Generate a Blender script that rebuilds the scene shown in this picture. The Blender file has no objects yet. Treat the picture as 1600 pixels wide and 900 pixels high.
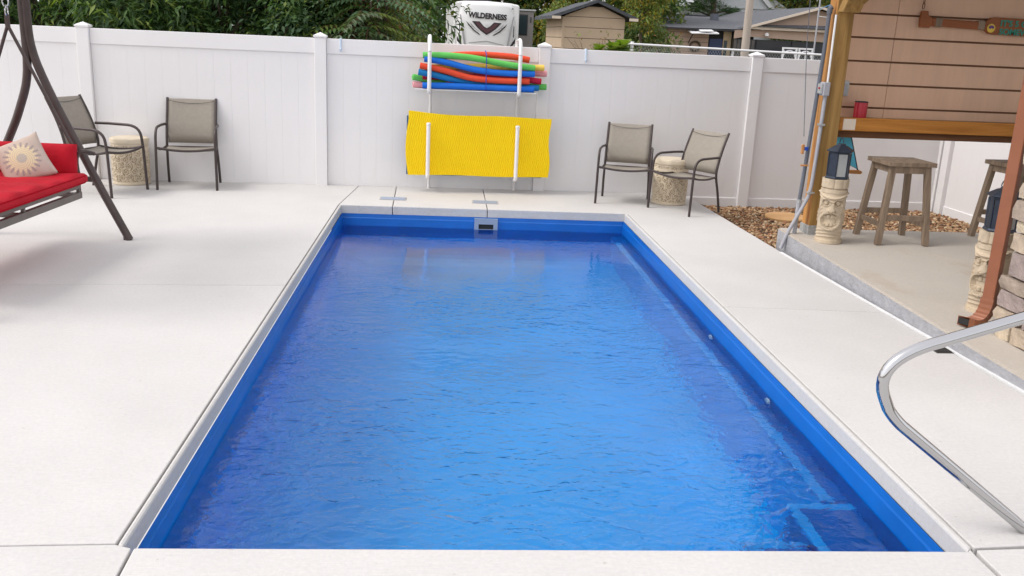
import bpy, bmesh, math, random
import numpy as np
from mathutils import Vector, Matrix, Euler
PI = math.pi
R = math.radians
scene = bpy.context.scene
COL = scene.collection

# ------------------------------------------------------------------ camera
cam_d = bpy.data.cameras.new('camera')
cam = bpy.data.objects.new('camera', cam_d)
COL.objects.link(cam)
cam_d.sensor_width = 36.0
cam_d.lens = 1426.57 / 1600 * 36
cam_d.clip_start = 0.05
cam_d.clip_end = 1500
pitch, yaw, roll = 0.269, 0.119, 0.0454
fwd = Vector((math.sin(yaw) * math.cos(pitch), math.cos(yaw) * math.cos(pitch), -math.sin(pitch)))
rgt = Vector((math.cos(yaw), -math.sin(yaw), 0))
upv = rgt.cross(fwd)
r2 = rgt * math.cos(roll) + upv * math.sin(roll)
u2 = -rgt * math.sin(roll) + upv * math.cos(roll)
M = Matrix.Identity(4)
for i in range(3):
    M[i][0] = r2[i]; M[i][1] = u2[i]; M[i][2] = -fwd[i]
M[0][3], M[1][3], M[2][3] = 0.96, -10.358, 1.698
cam.matrix_world = M
scene.camera = cam

# ------------------------------------------------------------------ light
SUN_EL, SUN_AZ = R(50), R(-100)          # azimuth from +Y, clockwise positive: light from the left
world = bpy.data.worlds.new('World')
scene.world = world
world.use_nodes = True
wn, wl = world.node_tree.nodes, world.node_tree.links
bg = wn['Background']
sky = wn.new('ShaderNodeTexSky')
sky.sky_type = 'NISHITA'
sky.sun_disc = False
sky.sun_elevation = SUN_EL
sky.sun_rotation = SUN_AZ
sky.air_density = 1.0
sky.dust_density = 3.0
sky.ozone_density = 1.0
hsv = wn.new('ShaderNodeHueSaturation')          # thin cloud: a paler sky
hsv.inputs['Saturation'].default_value = 0.32
hsv.inputs['Value'].default_value = 1.0
wl.new(sky.outputs[0], hsv.inputs['Color'])
veil = wn.new('ShaderNodeMix'); veil.data_type = 'RGBA'; veil.inputs[0].default_value = 0.6   # even high cloud
veil.inputs[7].default_value = (5.95, 5.85, 6.0, 1)
wl.new(hsv.outputs[0], veil.inputs[6])
wl.new(veil.outputs[2], bg.inputs['Color'])
bg.inputs['Strength'].default_value = 0.15
sun_d = bpy.data.lights.new('sun', 'SUN')
sun_d.energy = 0.9
sun_d.angle = R(22)
sun_d.color = (1.0, 0.955, 0.90)
sun = bpy.data.objects.new('sun', sun_d)
COL.objects.link(sun)
sd = Vector((math.sin(SUN_AZ) * math.cos(SUN_EL), math.cos(SUN_AZ) * math.cos(SUN_EL), math.sin(SUN_EL)))
sun.rotation_euler = sd.to_track_quat('Z', 'Y').to_euler()
sun.location = (0, 0, 20)
scene.view_settings.view_transform = 'Standard'
scene.view_settings.look = 'None'
scene.view_settings.gamma = 1.0
scene.view_settings.exposure = 0.72

# ------------------------------------------------------------------ materials
def mat(name, col, rough=0.6, metal=0.0, var=0.0, vscale=6.0, bump=0.0, bscale=40.0, bdist=0.01,
        stretch=(1, 1, 1), col2=None, spec=0.5, detail=6.0, coat=0.0, trans=0.0, vstretch=None, contrast=(0.3, 0.7)):
    m = bpy.data.materials.new(name)
    m.use_nodes = True
    nt = m.node_tree
    n, l = nt.nodes, nt.links
    b = n['Principled BSDF']
    b.inputs['Base Color'].default_value = (*col, 1)
    b.inputs['Roughness'].default_value = rough
    b.inputs['Metallic'].default_value = metal
    b.inputs['Specular IOR Level'].default_value = spec
    b.inputs['Coat Weight'].default_value = coat
    b.inputs['Transmission Weight'].default_value = trans
    tc = n.new('ShaderNodeTexCoord')
    def mapped(st):
        mp = n.new('ShaderNodeMapping')
        mp.inputs['Scale'].default_value = st
        l.new(tc.outputs['Object'], mp.inputs['Vector'])
        return mp
    if var > 0 or col2 is not None:
        mp = mapped(vstretch or stretch)
        nz = n.new('ShaderNodeTexNoise')
        nz.inputs['Scale'].default_value = vscale
        nz.inputs['Detail'].default_value = detail
        nz.inputs['Roughness'].default_value = 0.6
        l.new(mp.outputs[0], nz.inputs['Vector'])
        rp = n.new('ShaderNodeValToRGB')
        rp.color_ramp.elements[0].position = contrast[0]
        rp.color_ramp.elements[1].position = contrast[1]
        c2 = col2 if col2 is not None else tuple(min(1, c * (1 + var)) for c in col)
        c1 = col if col2 is not None else tuple(c * (1 - var) for c in col)
        rp.color_ramp.elements[0].color = (*c1, 1)
        rp.color_ramp.elements[1].color = (*c2, 1)
        l.new(nz.outputs['Fac'], rp.inputs[0])
        l.new(rp.outputs[0], b.inputs['Base Color'])
    if bump > 0:
        mp = mapped(stretch)
        nz = n.new('ShaderNodeTexNoise')
        nz.inputs['Scale'].default_value = bscale
        nz.inputs['Detail'].default_value = 8
        nz.inputs['Roughness'].default_value = 0.65
        l.new(mp.outputs[0], nz.inputs['Vector'])
        bp = n.new('ShaderNodeBump')
        bp.inputs['Strength'].default_value = bump
        bp.inputs['Distance'].default_value = bdist
        l.new(nz.outputs['Fac'], bp.inputs['Height'])
        l.new(bp.outputs[0], b.inputs['Normal'])
    return m

def concrete(name, col, var=0.05, stain=0.0):
    """broom-finished concrete: cloudy tone, fine brush lines across, pits and small stains"""
    m = bpy.data.materials.new(name)
    m.use_nodes = True
    n, l = m.node_tree.nodes, m.node_tree.links
    b = n['Principled BSDF']
    b.inputs['Roughness'].default_value = 0.88
    b.inputs['Specular IOR Level'].default_value = 0.25
    tc = n.new('ShaderNodeTexCoord')
    def noise(sc, st=(1, 1, 1), det=6, ro=.6):
        mp = n.new('ShaderNodeMapping'); mp.inputs['Scale'].default_value = st
        l.new(tc.outputs['Object'], mp.inputs['Vector'])
        z = n.new('ShaderNodeTexNoise'); z.inputs['Scale'].default_value = sc
        z.inputs['Detail'].default_value = det; z.inputs['Roughness'].default_value = ro
        l.new(mp.outputs[0], z.inputs['Vector'])
        return z.outputs['Fac']
    def ramp(f, p0, p1, c0, c1):
        r = n.new('ShaderNodeValToRGB')
        r.color_ramp.elements[0].position = p0; r.color_ramp.elements[1].position = p1
        r.color_ramp.elements[0].color = (*c0, 1); r.color_ramp.elements[1].color = (*c1, 1)
        l.new(f, r.inputs[0]); return r.outputs[0]
    def mixc(a, bb, f, mode='MULTIPLY'):
        x = n.new('ShaderNodeMix'); x.data_type = 'RGBA'; x.blend_type = mode
        if isinstance(f, float): x.inputs[0].default_value = f
        else: l.new(f, x.inputs[0])
        l.new(a, x.inputs[6]); l.new(bb, x.inputs[7]); return x.outputs[2]
    g = lambda v: (v, v, v)
    base = ramp(noise(1.1, det=5), .3, .7, tuple(c * (1 - var) for c in col), tuple(c * (1 + var) for c in col))
    fine = ramp(noise(55, det=6, ro=.7), .25, .75, g(.90), g(1.05))
    brush = ramp(noise(30, (0.35, 9, 1), det=4), .3, .7, g(.955), g(1.03))
    c = mixc(base, fine, 1.0); c = mixc(c, brush, 1.0)
    pit = ramp(noise(24, det=2, ro=.4), .73, .80, g(1.0), (.68, .62, .55))
    c = mixc(c, pit, 0.55)
    if stain:
        st = ramp(noise(2.2, (1.0, .5, 1), det=7, ro=.7), .56, .74, (1, 1, 1), (.80, .66, .52))
        c = mixc(c, st, stain)
    l.new(c, b.inputs['Base Color'])
    ad = n.new('ShaderNodeMath'); ad.operation = 'ADD'
    l.new(noise(90, det=6, ro=.7), ad.inputs[0]); l.new(noise(30, (0.35, 9, 1), det=4), ad.inputs[1])
    bp = n.new('ShaderNodeBump'); bp.inputs['Strength'].default_value = 0.28; bp.inputs['Distance'].default_value = 0.004
    l.new(ad.outputs[0], bp.inputs['Height']); l.new(bp.outputs[0], b.inputs['Normal'])
    return m

def wood(name, c1, c2, scale=9, axis=2, rough=0.65, bump=0.25):
    """grain lines running along one axis"""
    m = bpy.data.materials.new(name)
    m.use_nodes = True
    n, l = m.node_tree.nodes, m.node_tree.links
    b = n['Principled BSDF']
    b.inputs['Roughness'].default_value = rough
    b.inputs['Specular IOR Level'].default_value = 0.3
    tc = n.new('ShaderNodeTexCoord')
    mp = n.new('ShaderNodeMapping')
    st = [1, 1, 1]; st[axis] = 0.06
    mp.inputs['Scale'].default_value = st
    l.new(tc.outputs['Object'], mp.inputs['Vector'])
    z = n.new('ShaderNodeTexNoise'); z.inputs['Scale'].default_value = scale * 3
    z.inputs['Detail'].default_value = 8; z.inputs['Roughness'].default_value = .65; z.inputs['Distortion'].default_value = .8
    l.new(mp.outputs[0], z.inputs['Vector'])
    r = n.new('ShaderNodeValToRGB')
    r.color_ramp.elements[0].position = .33; r.color_ramp.elements[1].position = .68
    r.color_ramp.elements[0].color = (*c1, 1); r.color_ramp.elements[1].color = (*c2, 1)
    l.new(z.outputs['Fac'], r.inputs[0])
    # knots
    v = n.new('ShaderNodeTexVoronoi'); v.inputs['Scale'].default_value = 2.6
    mp2 = n.new('ShaderNodeMapping'); st2 = [1.6, 1.6, 1.6]; st2[axis] = 0.8
    mp2.inputs['Scale'].default_value = st2
    l.new(tc.outputs['Object'], mp2.inputs['Vector']); l.new(mp2.outputs[0], v.inputs['Vector'])
    r2_ = n.new('ShaderNodeValToRGB')
    r2_.color_ramp.elements[0].position = .035; r2_.color_ramp.elements[1].position = .09
    r2_.color_ramp.elements[0].color = (.35, .28, .22, 1); r2_.color_ramp.elements[1].color = (1, 1, 1, 1)
    l.new(v.outputs['Distance'], r2_.inputs[0])
    x = n.new('ShaderNodeMix'); x.data_type = 'RGBA'; x.blend_type = 'MULTIPLY'; x.inputs[0].default_value = .8
    l.new(r.outputs[0], x.inputs[6]); l.new(r2_.outputs[0], x.inputs[7])
    l.new(x.outputs[2], b.inputs['Base Color'])
    bp = n.new('ShaderNodeBump'); bp.inputs['Strength'].default_value = bump; bp.inputs['Distance'].default_value = .006
    l.new(z.outputs['Fac'], bp.inputs['Height']); l.new(bp.outputs[0], b.inputs['Normal'])
    return m

MT = {}
MT['concrete'] = concrete('deck_concrete', (.575, .558, .543), .05)
MT['coping'] = concrete('coping_concrete', (.55, .535, .52), .04)
MT['patio'] = concrete('patio_concrete', (.50, .455, .40), .06, stain=.55)
MT['kerb'] = mat('rough_slab_edge', (.36, .36, .38), .9, var=.12, vscale=9, bump=.9, bscale=26, bdist=.02, spec=.2)
MT['subbase'] = mat('joint_bottom', (.34, .325, .31), .95)
MT['strip'] = mat('white_joint_strip', (.75, .75, .75), .6, var=.05)
MT['ground'] = mat('ground_soil', (.08, .09, .045), .95, col2=(.16, .12, .08), vscale=2, bump=.5)
MT['vinyl'] = mat('white_vinyl', (.775, .760, .760), .38, var=.025, vscale=1.2, bump=.03, bscale=6, spec=.4)
MT['pvc'] = mat('white_pvc_pipe', (.78, .77, .76), .35, var=.04, vscale=9)
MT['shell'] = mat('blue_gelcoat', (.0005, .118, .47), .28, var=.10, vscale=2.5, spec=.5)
MT['pool_floor'] = mat('lit_gelcoat', (.0, .41, .93), .3, var=.08, vscale=2.5)  # brighter copy of the shell gelcoat, light in the water put into the colour
MT['nosing'] = mat('nosing_edge_highlight', (.012, .32, .82), .35, var=.08, vscale=8)  # highlight along the step edges, put into the colour
MT['brown_metal'] = mat('dark_bronze_frame', (.060, .046, .044), .42, metal=.35, var=.15, vscale=20)
MT['swing_metal'] = mat('brown_swing_frame', (.075, .054, .050), .40, metal=.3, var=.2, vscale=9)
MT['swing_rail'] = mat('taupe_swing_rail', (.16, .14, .13), .45, metal=.3, var=.1, vscale=8)
MT['red_fabric'] = mat('red_canvas', (.46, .009, .022), .8, var=.14, vscale=5, bump=.35, bscale=9, bdist=.03, spec=.2)
MT['red_piping'] = mat('red_piping', (.36, .006, .016), .95, spec=.05)
MT['cream'] = mat('cream_ceramic', (.64, .545, .41), .5, var=.08, vscale=12)
MT['recess_shade'] = mat('brown_recess_shade', (.40, .295, .185), .7, var=.2, vscale=20)  # shade in the scroll grooves, painted as a darker brown
MT['yellow'] = mat('yellow_foam', (.92, .635, .008), .75, var=.03, vscale=3, bump=.12, bscale=160, bdist=.002, spec=.2)
MT['bluefoam'] = mat('navy_foam', (.01, .10, .28), .7)
MT['stone_a'] = mat('stone_taupe', (.36, .29, .235), .9, var=.25, vscale=11, bump=.9, bscale=16, bdist=.03, spec=.2)
MT['stone_b'] = mat('stone_cream', (.60, .50, .37), .9, var=.2, vscale=11, bump=.9, bscale=16, bdist=.03, spec=.2)
MT['stone_c'] = mat('stone_plum', (.33, .265, .245), .9, var=.25, vscale=11, bump=.9, bscale=16, bdist=.03, spec=.2)
MT['stone_d'] = mat('stone_ochre', (.60, .43, .21), .9, var=.2, vscale=11, bump=.9, bscale=16, bdist=.03, spec=.2)
MT['stone_e'] = mat('stone_sand', (.47, .38, .29), .9, var=.25, vscale=11, bump=.9, bscale=16, bdist=.03, spec=.2)
MT['mortar'] = mat('mortar', (.22, .195, .17), .95, bump=.4)
MT['siding'] = mat('tan_siding', (.66, .435, .305), .8, var=.05, vscale=3, bump=.5, bscale=34, bdist=.006, stretch=(3.0, 1, .35), spec=.2, vstretch=(5, 1, .5))
MT['siding_gap'] = mat('siding_lap_backing', (.17, .085, .045), .9)
MT['post'] = wood('treated_post_wood', (.20, .105, .028), (.44, .26, .085), 5)
MT['post_side'] = wood('rough_sawn_side', (.26, .10, .025), (.60, .30, .09), 6, bump=.8)
MT['counter'] = wood('stained_counter_wood', (.33, .12, .018), (.52, .22, .042), 6, axis=0)
MT['counter_top'] = wood('bar_top_wood', (.26, .15, .075), (.40, .25, .14), 6, axis=0)
MT['dark_wood'] = wood('dark_apron_wood', (.11, .045, .018), (.19, .085, .035), 6, axis=0)
MT['stool_wood'] = wood('weathered_stool_wood', (.16, .115, .08), (.32, .24, .17), 7)
MT['oar_wood'] = wood('red_brown_oar_wood', (.20, .055, .014), (.30, .095, .026), 5, axis=0, rough=.45)
MT['copper'] = mat('copper_downspout', (.265, .092, .042), .45, metal=.15, var=.1, vscale=8, coat=.2)
MT['inside_dark'] = mat('dark_inside', (.02, .02, .02), .9)
MT['tiki'] = mat('cast_sandstone', (.50, .41, .30), .88, var=.16, vscale=14, bump=.5, bscale=60, bdist=.004, spec=.2)
MT['lantern'] = mat('blue_black_metal', (.035, .045, .065), .45, metal=.5, var=.2, vscale=14)
MT['steel'] = mat('polished_stainless', (.52, .52, .53), .10, metal=1.0, var=.02, vscale=3)
MT['grey_pipe'] = mat('grey_conduit', (.36, .36, .39), .45, var=.06)
MT['dark_pipe'] = mat('dark_grey_conduit', (.11, .12, .145), .5, var=.1)
MT['galv'] = mat('galvanised_metal', (.42, .43, .43), .5, metal=.4, var=.2, vscale=30)
MT['red_gloss'] = mat('red_plastic', (.40, .006, .02), .35)
MT['dark'] = mat('black_trim', (.02, .02, .024), .6)
MT['lid_grey'] = mat('grey_deck_lid', (.40, .39, .39), .75, var=.1, vscale=20, bump=.3)
MT['grate'] = mat('dark_grate', (.035, .032, .03), .6)
MT['skimmer'] = mat('grey_skimmer_plastic', (.28, .34, .45), .4)
MT['sail'] = mat('sky_blue_sailcloth', (.10, .50, .70), .7, var=.08)
MT['orange_wood'] = wood('orange_wood', (.42, .18, .06), (.60, .30, .12), 6, axis=0)
MT['disc'] = wood('tan_stepping_disc', (.46, .25, .10), (.60, .37, .18), 4, axis=0, bump=.1)
MT['bluecord'] = mat('blue_cord', (.01, .06, .40), .6)
MT['clear_hook'] = mat('pale_blue_plastic', (.58, .68, .80), .25)
MT['rv_white'] = mat('trailer_white', (.80, .80, .80), .3, var=.03, vscale=1.0)
MT['rv_grey'] = mat('trailer_grey', (.22, .20, .19), .5, var=.06)
MT['rv_maroon'] = mat('trailer_graphic_maroon', (.09, .035, .045), .4)
MT['rv_black'] = mat('trailer_graphic_black', (.018, .014, .018), .4)
MT['rv_silver'] = mat('trailer_graphic_silver', (.36, .36, .37), .4)
MT['glass_dark'] = mat('dark_window_glass', (.03, .045, .05), .08)
MT['beige_sid'] = mat('beige_siding', (.50, .38, .27), .8, var=.06, vscale=2, bump=.2, bscale=18)
MT['pink_sid'] = mat('pinkish_siding', (.44, .32, .25), .8, var=.05, vscale=1.5)
MT['cream_sid'] = mat('cream_wall', (.52, .40, .25), .8, var=.06, vscale=1.5)
MT['white_sid'] = mat('white_siding', (.62, .64, .66), .7, var=.05)
MT['trim'] = mat('cream_trim', (.66, .56, .46), .6, var=.05)
MT['shingle'] = mat('grey_shingle', (.070, .073, .085), .9, col2=(.135, .138, .155), vscale=9, bump=.5, bscale=20, stretch=(1, 1, 3))
MT['shingle_dark'] = mat('charcoal_shingle', (.040, .044, .055), .9, col2=(.085, .09, .10), vscale=9, bump=.4)
MT['screen'] = mat('porch_screen', (.022, .024, .028), .35, var=.3, vscale=1)
MT['curtain'] = mat('grey_curtain', (.10, .095, .09), .9, var=.3, vscale=3)
MT['blue_door'] = mat('navy_door', (.02, .035, .10), .5)
MT['white_paint'] = mat('white_paint', (.78, .78, .80), .5)
MT['pole'] = mat('weathered_pole', (.42, .36, .31), .85, var=.15, vscale=3, vstretch=(6, 6, .4), bump=.3)
MT['bark'] = mat('bark', (.055, .040, .028), .95, col2=(.13, .10, .07), vscale=9, bump=.8, vstretch=(4, 4, .6))
def leafmat(name, c):
    m = mat(name, c, .55, var=.25, vscale=3.0, spec=.35)
    n, l = m.node_tree.nodes, m.node_tree.links
    b = n['Principled BSDF']
    tr = n.new('ShaderNodeBsdfTranslucent')
    tr.inputs['Color'].default_value = (min(1, c[0] * 1.5), min(1, c[1] * 1.6), c[2] * .8, 1)
    mx = n.new('ShaderNodeMixShader'); mx.inputs[0].default_value = .3
    out = n['Material Output']
    l.new(b.outputs[0], mx.inputs[1]); l.new(tr.outputs[0], mx.inputs[2]); l.new(mx.outputs[0], out.inputs[0])
    return m
LEAF = dict(
    deep=leafmat('leaf_deep_green', (0.037, 0.078, 0.027)), mid=leafmat('leaf_green', (0.081, 0.152, 0.041)),
    cool=leafmat('leaf_cool_green', (0.091, 0.165, 0.083)), light=leafmat('leaf_light_green', (0.207, 0.268, 0.067)),
    yellow=leafmat('leaf_yellow', (.34, .25, .035)), orange=leafmat('leaf_orange', (.30, .13, .05)),
    red=leafmat('leaf_red', (.17, .035, .025)), olive=leafmat('leaf_olive', (0.140, 0.152, 0.039)),
    pale=leafmat('leaf_pale_silver', (.16, .21, .13)), lime=leafmat('leaf_bright_lime', (.17, .26, .03)))

# ------------------------------------------------------------------ mesh helpers
class MB:
    def __init__(s):
        s.v, s.f, s.m = [], [], []
    def add(s, vs, fs, mi=0, mx=None):
        o = len(s.v)
        s.v += [tuple(mx @ Vector(p)) if mx is not None else tuple(p) for p in vs]
        s.f += [tuple(i + o for i in f) for f in fs]
        s.m += [mi] * len(fs)
        return s
    def box(s, x0, x1, y0, y1, z0, z1, mi=0, mx=None):
        return s.add([(x0, y0, z0), (x1, y0, z0), (x1, y1, z0), (x0, y1, z0), (x0, y0, z1), (x1, y0, z1), (x1, y1, z1), (x0, y1, z1)],
                     [(0, 3, 2, 1), (4, 5, 6, 7), (0, 1, 5, 4), (1, 2, 6, 5), (2, 3, 7, 6), (3, 0, 4, 7)], mi, mx)
    def tube(s, pts, r, n=10, mi=0, cap=True, flat=1.0, closed=False):
        pts = [Vector(p) for p in pts]
        if not isinstance(r, (list, tuple)): r = [r] * len(pts)
        vs, fs = [], []
        prev = None
        N = len(pts)
        for i, p in enumerate(pts):
            a = pts[i - 1] if i > 0 else (pts[-1] if closed else p)
            b = pts[i + 1] if i < N - 1 else (pts[0] if closed else p)
            t = (b - a).normalized()
            if prev is None:
                ref = Vector((0, 0, 1)) if abs(t.z) < .9 else Vector((0, 1, 0))
                u = t.cross(ref).normalized()
            else:
                u = (prev - t * prev.dot(t)).normalized()
            prev = u
            w = t.cross(u)
            for k in range(n):
                A = 2 * PI * k / n
                vs.append(p + u * (math.cos(A) * r[i]) + w * (math.sin(A) * r[i] * flat))
        for i in range(N if closed else N - 1):
            for k in range(n):
                a = i * n + k; b = i * n + (k + 1) % n; j = (i + 1) % N
                fs.append((a, b, j * n + (k + 1) % n, j * n + k))
        if cap and not closed:
            fs.append(tuple(range(n - 1, -1, -1)))
            fs.append(tuple((N - 1) * n + k for k in range(n)))
        return s.add(vs, fs, mi)
    def prism(s, poly, z0, z1, mi=0, mx=None):
        n = len(poly)
        vs = [(x, y, z0) for x, y in poly] + [(x, y, z1) for x, y in poly]
        fs = [tuple(range(n - 1, -1, -1)), tuple(range(n, 2 * n))]
        fs += [(k, (k + 1) % n, n + (k + 1) % n, n + k) for k in range(n)]
        return s.add(vs, fs, mi, mx)
    def prism_xz(s, poly, y0, y1, mi=0):
        """polygon in the xz plane pushed along y"""
        n = len(poly)
        vs = [(x, y0, z) for x, z in poly] + [(x, y1, z) for x, z in poly]
        fs = [tuple(range(n)), tuple(range(2 * n - 1, n - 1, -1))]
        fs += [((k + 1) % n, k, n + k, n + (k + 1) % n) for k in range(n)]
        return s.add(vs, fs, mi)
    def lathe(s, prof, n=32, c=(0, 0), mi=0):
        vs, fs = [], []
        for r, z in prof:
            for k in range(n):
                A = 2 * PI * k / n
                vs.append((c[0] + r * math.cos(A), c[1] + r * math.sin(A), z))
        for i in range(len(prof) - 1):
            for k in range(n):
                a, b = i * n + k, i * n + (k + 1) % n
                fs.append((a, b, b + n, a + n))
        fs.append(tuple(range(n - 1, -1, -1)))
        fs.append(tuple((len(prof) - 1) * n + k for k in range(n)))
        return s.add(vs, fs, mi)
    def build(s, name, ms, parent=None, loc=(0, 0, 0), bevel=0.0, seg=2, smooth=None, rot=None, kind=None):
        me = bpy.data.meshes.new(name)
        me.from_pydata(s.v, [], s.f)
        if not isinstance(ms, (list, tuple)): ms = [ms]
        for m in ms: me.materials.append(m)
        me.polygons.foreach_set('material_index', s.m)
        me.validate()
        bm = bmesh.new(); bm.from_mesh(me)
        bmesh.ops.recalc_face_normals(bm, faces=bm.faces)
        if bevel > 0:
            es = [e for e in bm.edges if e.is_manifold and e.calc_face_angle(0) > R(35)]
            bmesh.ops.bevel(bm, geom=es, offset=bevel, segments=seg, profile=.5, affect='EDGES', clamp_overlap=True)
        bm.to_mesh(me); bm.free()
        if smooth is not None:
            me.polygons.foreach_set('use_smooth', [True] * len(me.polygons))
            me.set_sharp_from_angle(angle=R(smooth))
        o = bpy.data.objects.new(name, me)
        COL.objects.link(o)
        o.location = loc
        if rot: o.rotation_euler = rot
        if parent is not None: o.parent = parent
        if kind: o['kind'] = kind
        return o

def tag(o, label=None, cat=None, group=None, kind=None):
    if label: o['label'] = label
    if cat: o['category'] = cat
    if group: o['group'] = group
    if kind: o['kind'] = kind
    return o

def thing(name, label, cat, loc=(0, 0, 0), rz=0.0, group=None):
    o = bpy.data.objects.new(name, None)
    COL.objects.link(o)
    o.empty_display_size = .1
    o.location = loc; o.rotation_euler = (0, 0, rz)
    return tag(o, label, cat, group)

def place(o, parent, loc=(0, 0, 0), rot=None):
    o.parent = parent; o.location = loc
    if rot: o.rotation_euler = rot
    return o

def twin(o, parent, loc=None, rot=None):
    c = o.copy(); COL.objects.link(c)
    c.parent = parent
    if loc is not None: c.location = loc
    if rot is not None: c.rotation_euler = rot
    return c

def copy_tree(o, parent=None):
    c = o.copy(); COL.objects.link(c); c.parent = parent
    for ch in list(o.children): copy_tree(ch, c)
    return c

def rel(mb, loc):
    """world-space geometry -> local to an unrotated base at loc"""
    mb.v = [(x - loc[0], y - loc[1], z - loc[2]) for x, y, z in mb.v]
    return mb

def arc(p0, p1, p2, n=6):
    """quadratic bend from p0 to p2 round p1"""
    p0, p1, p2 = Vector(p0), Vector(p1), Vector(p2)
    return [p0 * (1 - t) ** 2 + p1 * 2 * t * (1 - t) + p2 * t * t for t in [i / n for i in range(n + 1)]]

def spline(pts, per=6):
    P = [Vector(p) for p in pts]
    P = [P[0] * 2 - P[1]] + P + [P[-1] * 2 - P[-2]]
    out = []
    for i in range(1, len(P) - 2):
        a, b, c, d = P[i - 1:i + 3]
        for k in range(per):
            t = k / per
            out.append(.5 * ((2 * b) + (c - a) * t + (2 * a - 5 * b + 4 * c - d) * t * t + (3 * b - a - 3 * c + d) * t ** 3))
    out.append(P[-2])
    return out

def text_mesh(name, body, size, m, parent, loc, rot, depth=.004, sx=1.0, shear=0.0, bold=0.0, align='CENTER'):
    cu = bpy.data.curves.new(name, 'FONT')
    cu.body = body; cu.size = size; cu.extrude = depth; cu.align_x = align; cu.align_y = 'CENTER'
    cu.shear = shear; cu.offset = bold; cu.resolution_u = 3
    t = bpy.data.objects.new(name, cu); COL.objects.link(t)
    dg = bpy.context.evaluated_depsgraph_get()
    me = bpy.data.meshes.new_from_object(t.evaluated_get(dg))
    bpy.data.objects.remove(t)
    me.materials.clear(); me.materials.append(m)
    o = bpy.data.objects.new(name, me); COL.objects.link(o)
    o.location = loc; o.rotation_euler = rot; o.scale = (sx, 1, 1)
    o.parent = parent
    return o

# ------------------------------------------------------------------ pool frame (turned a little against the fence)
PA = -0.043
TAPER = .075 / 6.324                         # the right edge drifts outward toward the near end
def tap(x, y): return x + TAPER * (YF - y) * (x - XL) / (XR - XL)
def PL(x, y, z=None):
    x = tap(x, y)
    X = x * math.cos(PA) - y * math.sin(PA); Y = x * math.sin(PA) + y * math.cos(PA)
    return (X, Y) if z is None else (X, Y, z)
XL, XR, YF, YN = 0.353, 3.214, -1.208, -7.532
WATER_Z = -0.203

# ------------------------------------------------------------------ ground sheet with the pool cut out of it
g = MB()
B = 400
inner = [PL(XL - .2, YN - .2), PL(XR + .2, YN - .2), PL(XR + .2, YF + .2), PL(XL - .2, YF + .2)]
outer = [(-B, -B), (B, -B), (B, B), (-B, B)]
for k in range(4):
    a, b = k, (k + 1) % 4
    g.add([(*outer[a], -.30), (*outer[b], -.30), (*inner[b], -.30), (*inner[a], -.30)], [(0, 1, 2, 3)])
tag(g.build('ground', MT['ground']), kind='structure')

# ------------------------------------------------------------------ concrete deck, slab by slab with open joints
deck = thing('pool_deck', None, None)
tag(deck, kind='structure')
J = 0.0038
def slab(poly, m='concrete', z0=-.09, z1=0.0, name='slab', bev=.004):
    c = Vector((sum(p[0] for p in poly) / len(poly), sum(p[1] for p in poly) / len(poly)))
    mb = MB().prism([(x - c.x, y - c.y) for x, y in poly], z0, z1)
    return mb.build(name, MT[m], deck, loc=(c.x, c.y, 0), bevel=bev, seg=2)
gl_n = (0.004, -7.521)                      # groove line along the left coping, near end
def left_groove(y):                         # x of the groove at world y
    x0, y0 = PL(XL - .030, YF); x1, y1 = PL(XL - .026, YN)
    return x0 + (x1 - x0) * (y - y0) / (y1 - y0)
def right_groove(y):
    x0, y0 = PL(XR + .032, YF); x1, y1 = PL(XR + .032, YN)
    return x0 + (x1 - x0) * (y - y0) / (y1 - y0)
FY = -.012                                  # front of the fence boards
yL1 = lambda x: -4.257 + .035 * x
jl = .40                                    # x of far joint at the fence
c1 = PL(XL - .03, YF)
# left side
slab([(-9, FY), (jl + .01 - J, FY), (c1[0] - .003, c1[1]), (left_groove(yL1(.2) + J) - .003, yL1(.2) + J), (-9, yL1(-9) + J)])
slab([(-9, yL1(-9) - J), (left_groove(yL1(.2) - J) - .003, yL1(.2) - J), (left_groove(-7.515) - .003, -7.512), (-9, -7.50)])
slab([(-9, -7.505), (left_groove(-7.52) - J, -7.519), (PL(XL, YN)[0] + .03, PL(XL, YN)[1] - .004), (.070, -13), (-9, -13)])
# near strip
nl, nr = PL(XL, YN), PL(XR, YN)
slab([(nl[0] + .038, nl[1] - .001), (nr[0], nr[1]), (right_groove(-7.65) - .015, -7.648), (2.985 - .01, -7.70), (2.86, -13), (.077, -13)], bev=.008)
slab([(right_groove(-7.66) + J, -7.660), (6.5, -7.60), (6.5, -13), (2.868, -13), (2.992, -7.70)])
# far strips behind the pool
f1, f2 = PL(XL, YF), PL(XR, YF)
fx = lambda x: f1[1] + (f2[1] - f1[1]) * (x - f1[0]) / (f2[0] - f1[0])
slab([(jl + .01 + J, FY), (.83 - J, FY), (.808 - J, fx(.808)), (f1[0] - .03 + J, fx(f1[0] - .03))], bev=.006)
slab([(.83 + J, FY), (1.81 - J, FY), (1.76 - J, fx(1.76)), (.808 + J, fx(.808))], bev=.006)
rg0 = right_groove(-1.35)
slab([(1.81 + J, FY), (4.175, FY), (4.175, -4.728), (right_groove(-4.64) + .003, -4.632), (right_groove(f2[1]) + .003, f2[1] + .002), (f2[0], f2[1]), (1.76 + J, fx(1.76))], bev=.006)
slab([(right_groove(-4.65) + .003, -4.640), (4.175, -4.736), (4.20, -7.595), (right_groove(-7.65) + .003, -7.645)])
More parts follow.
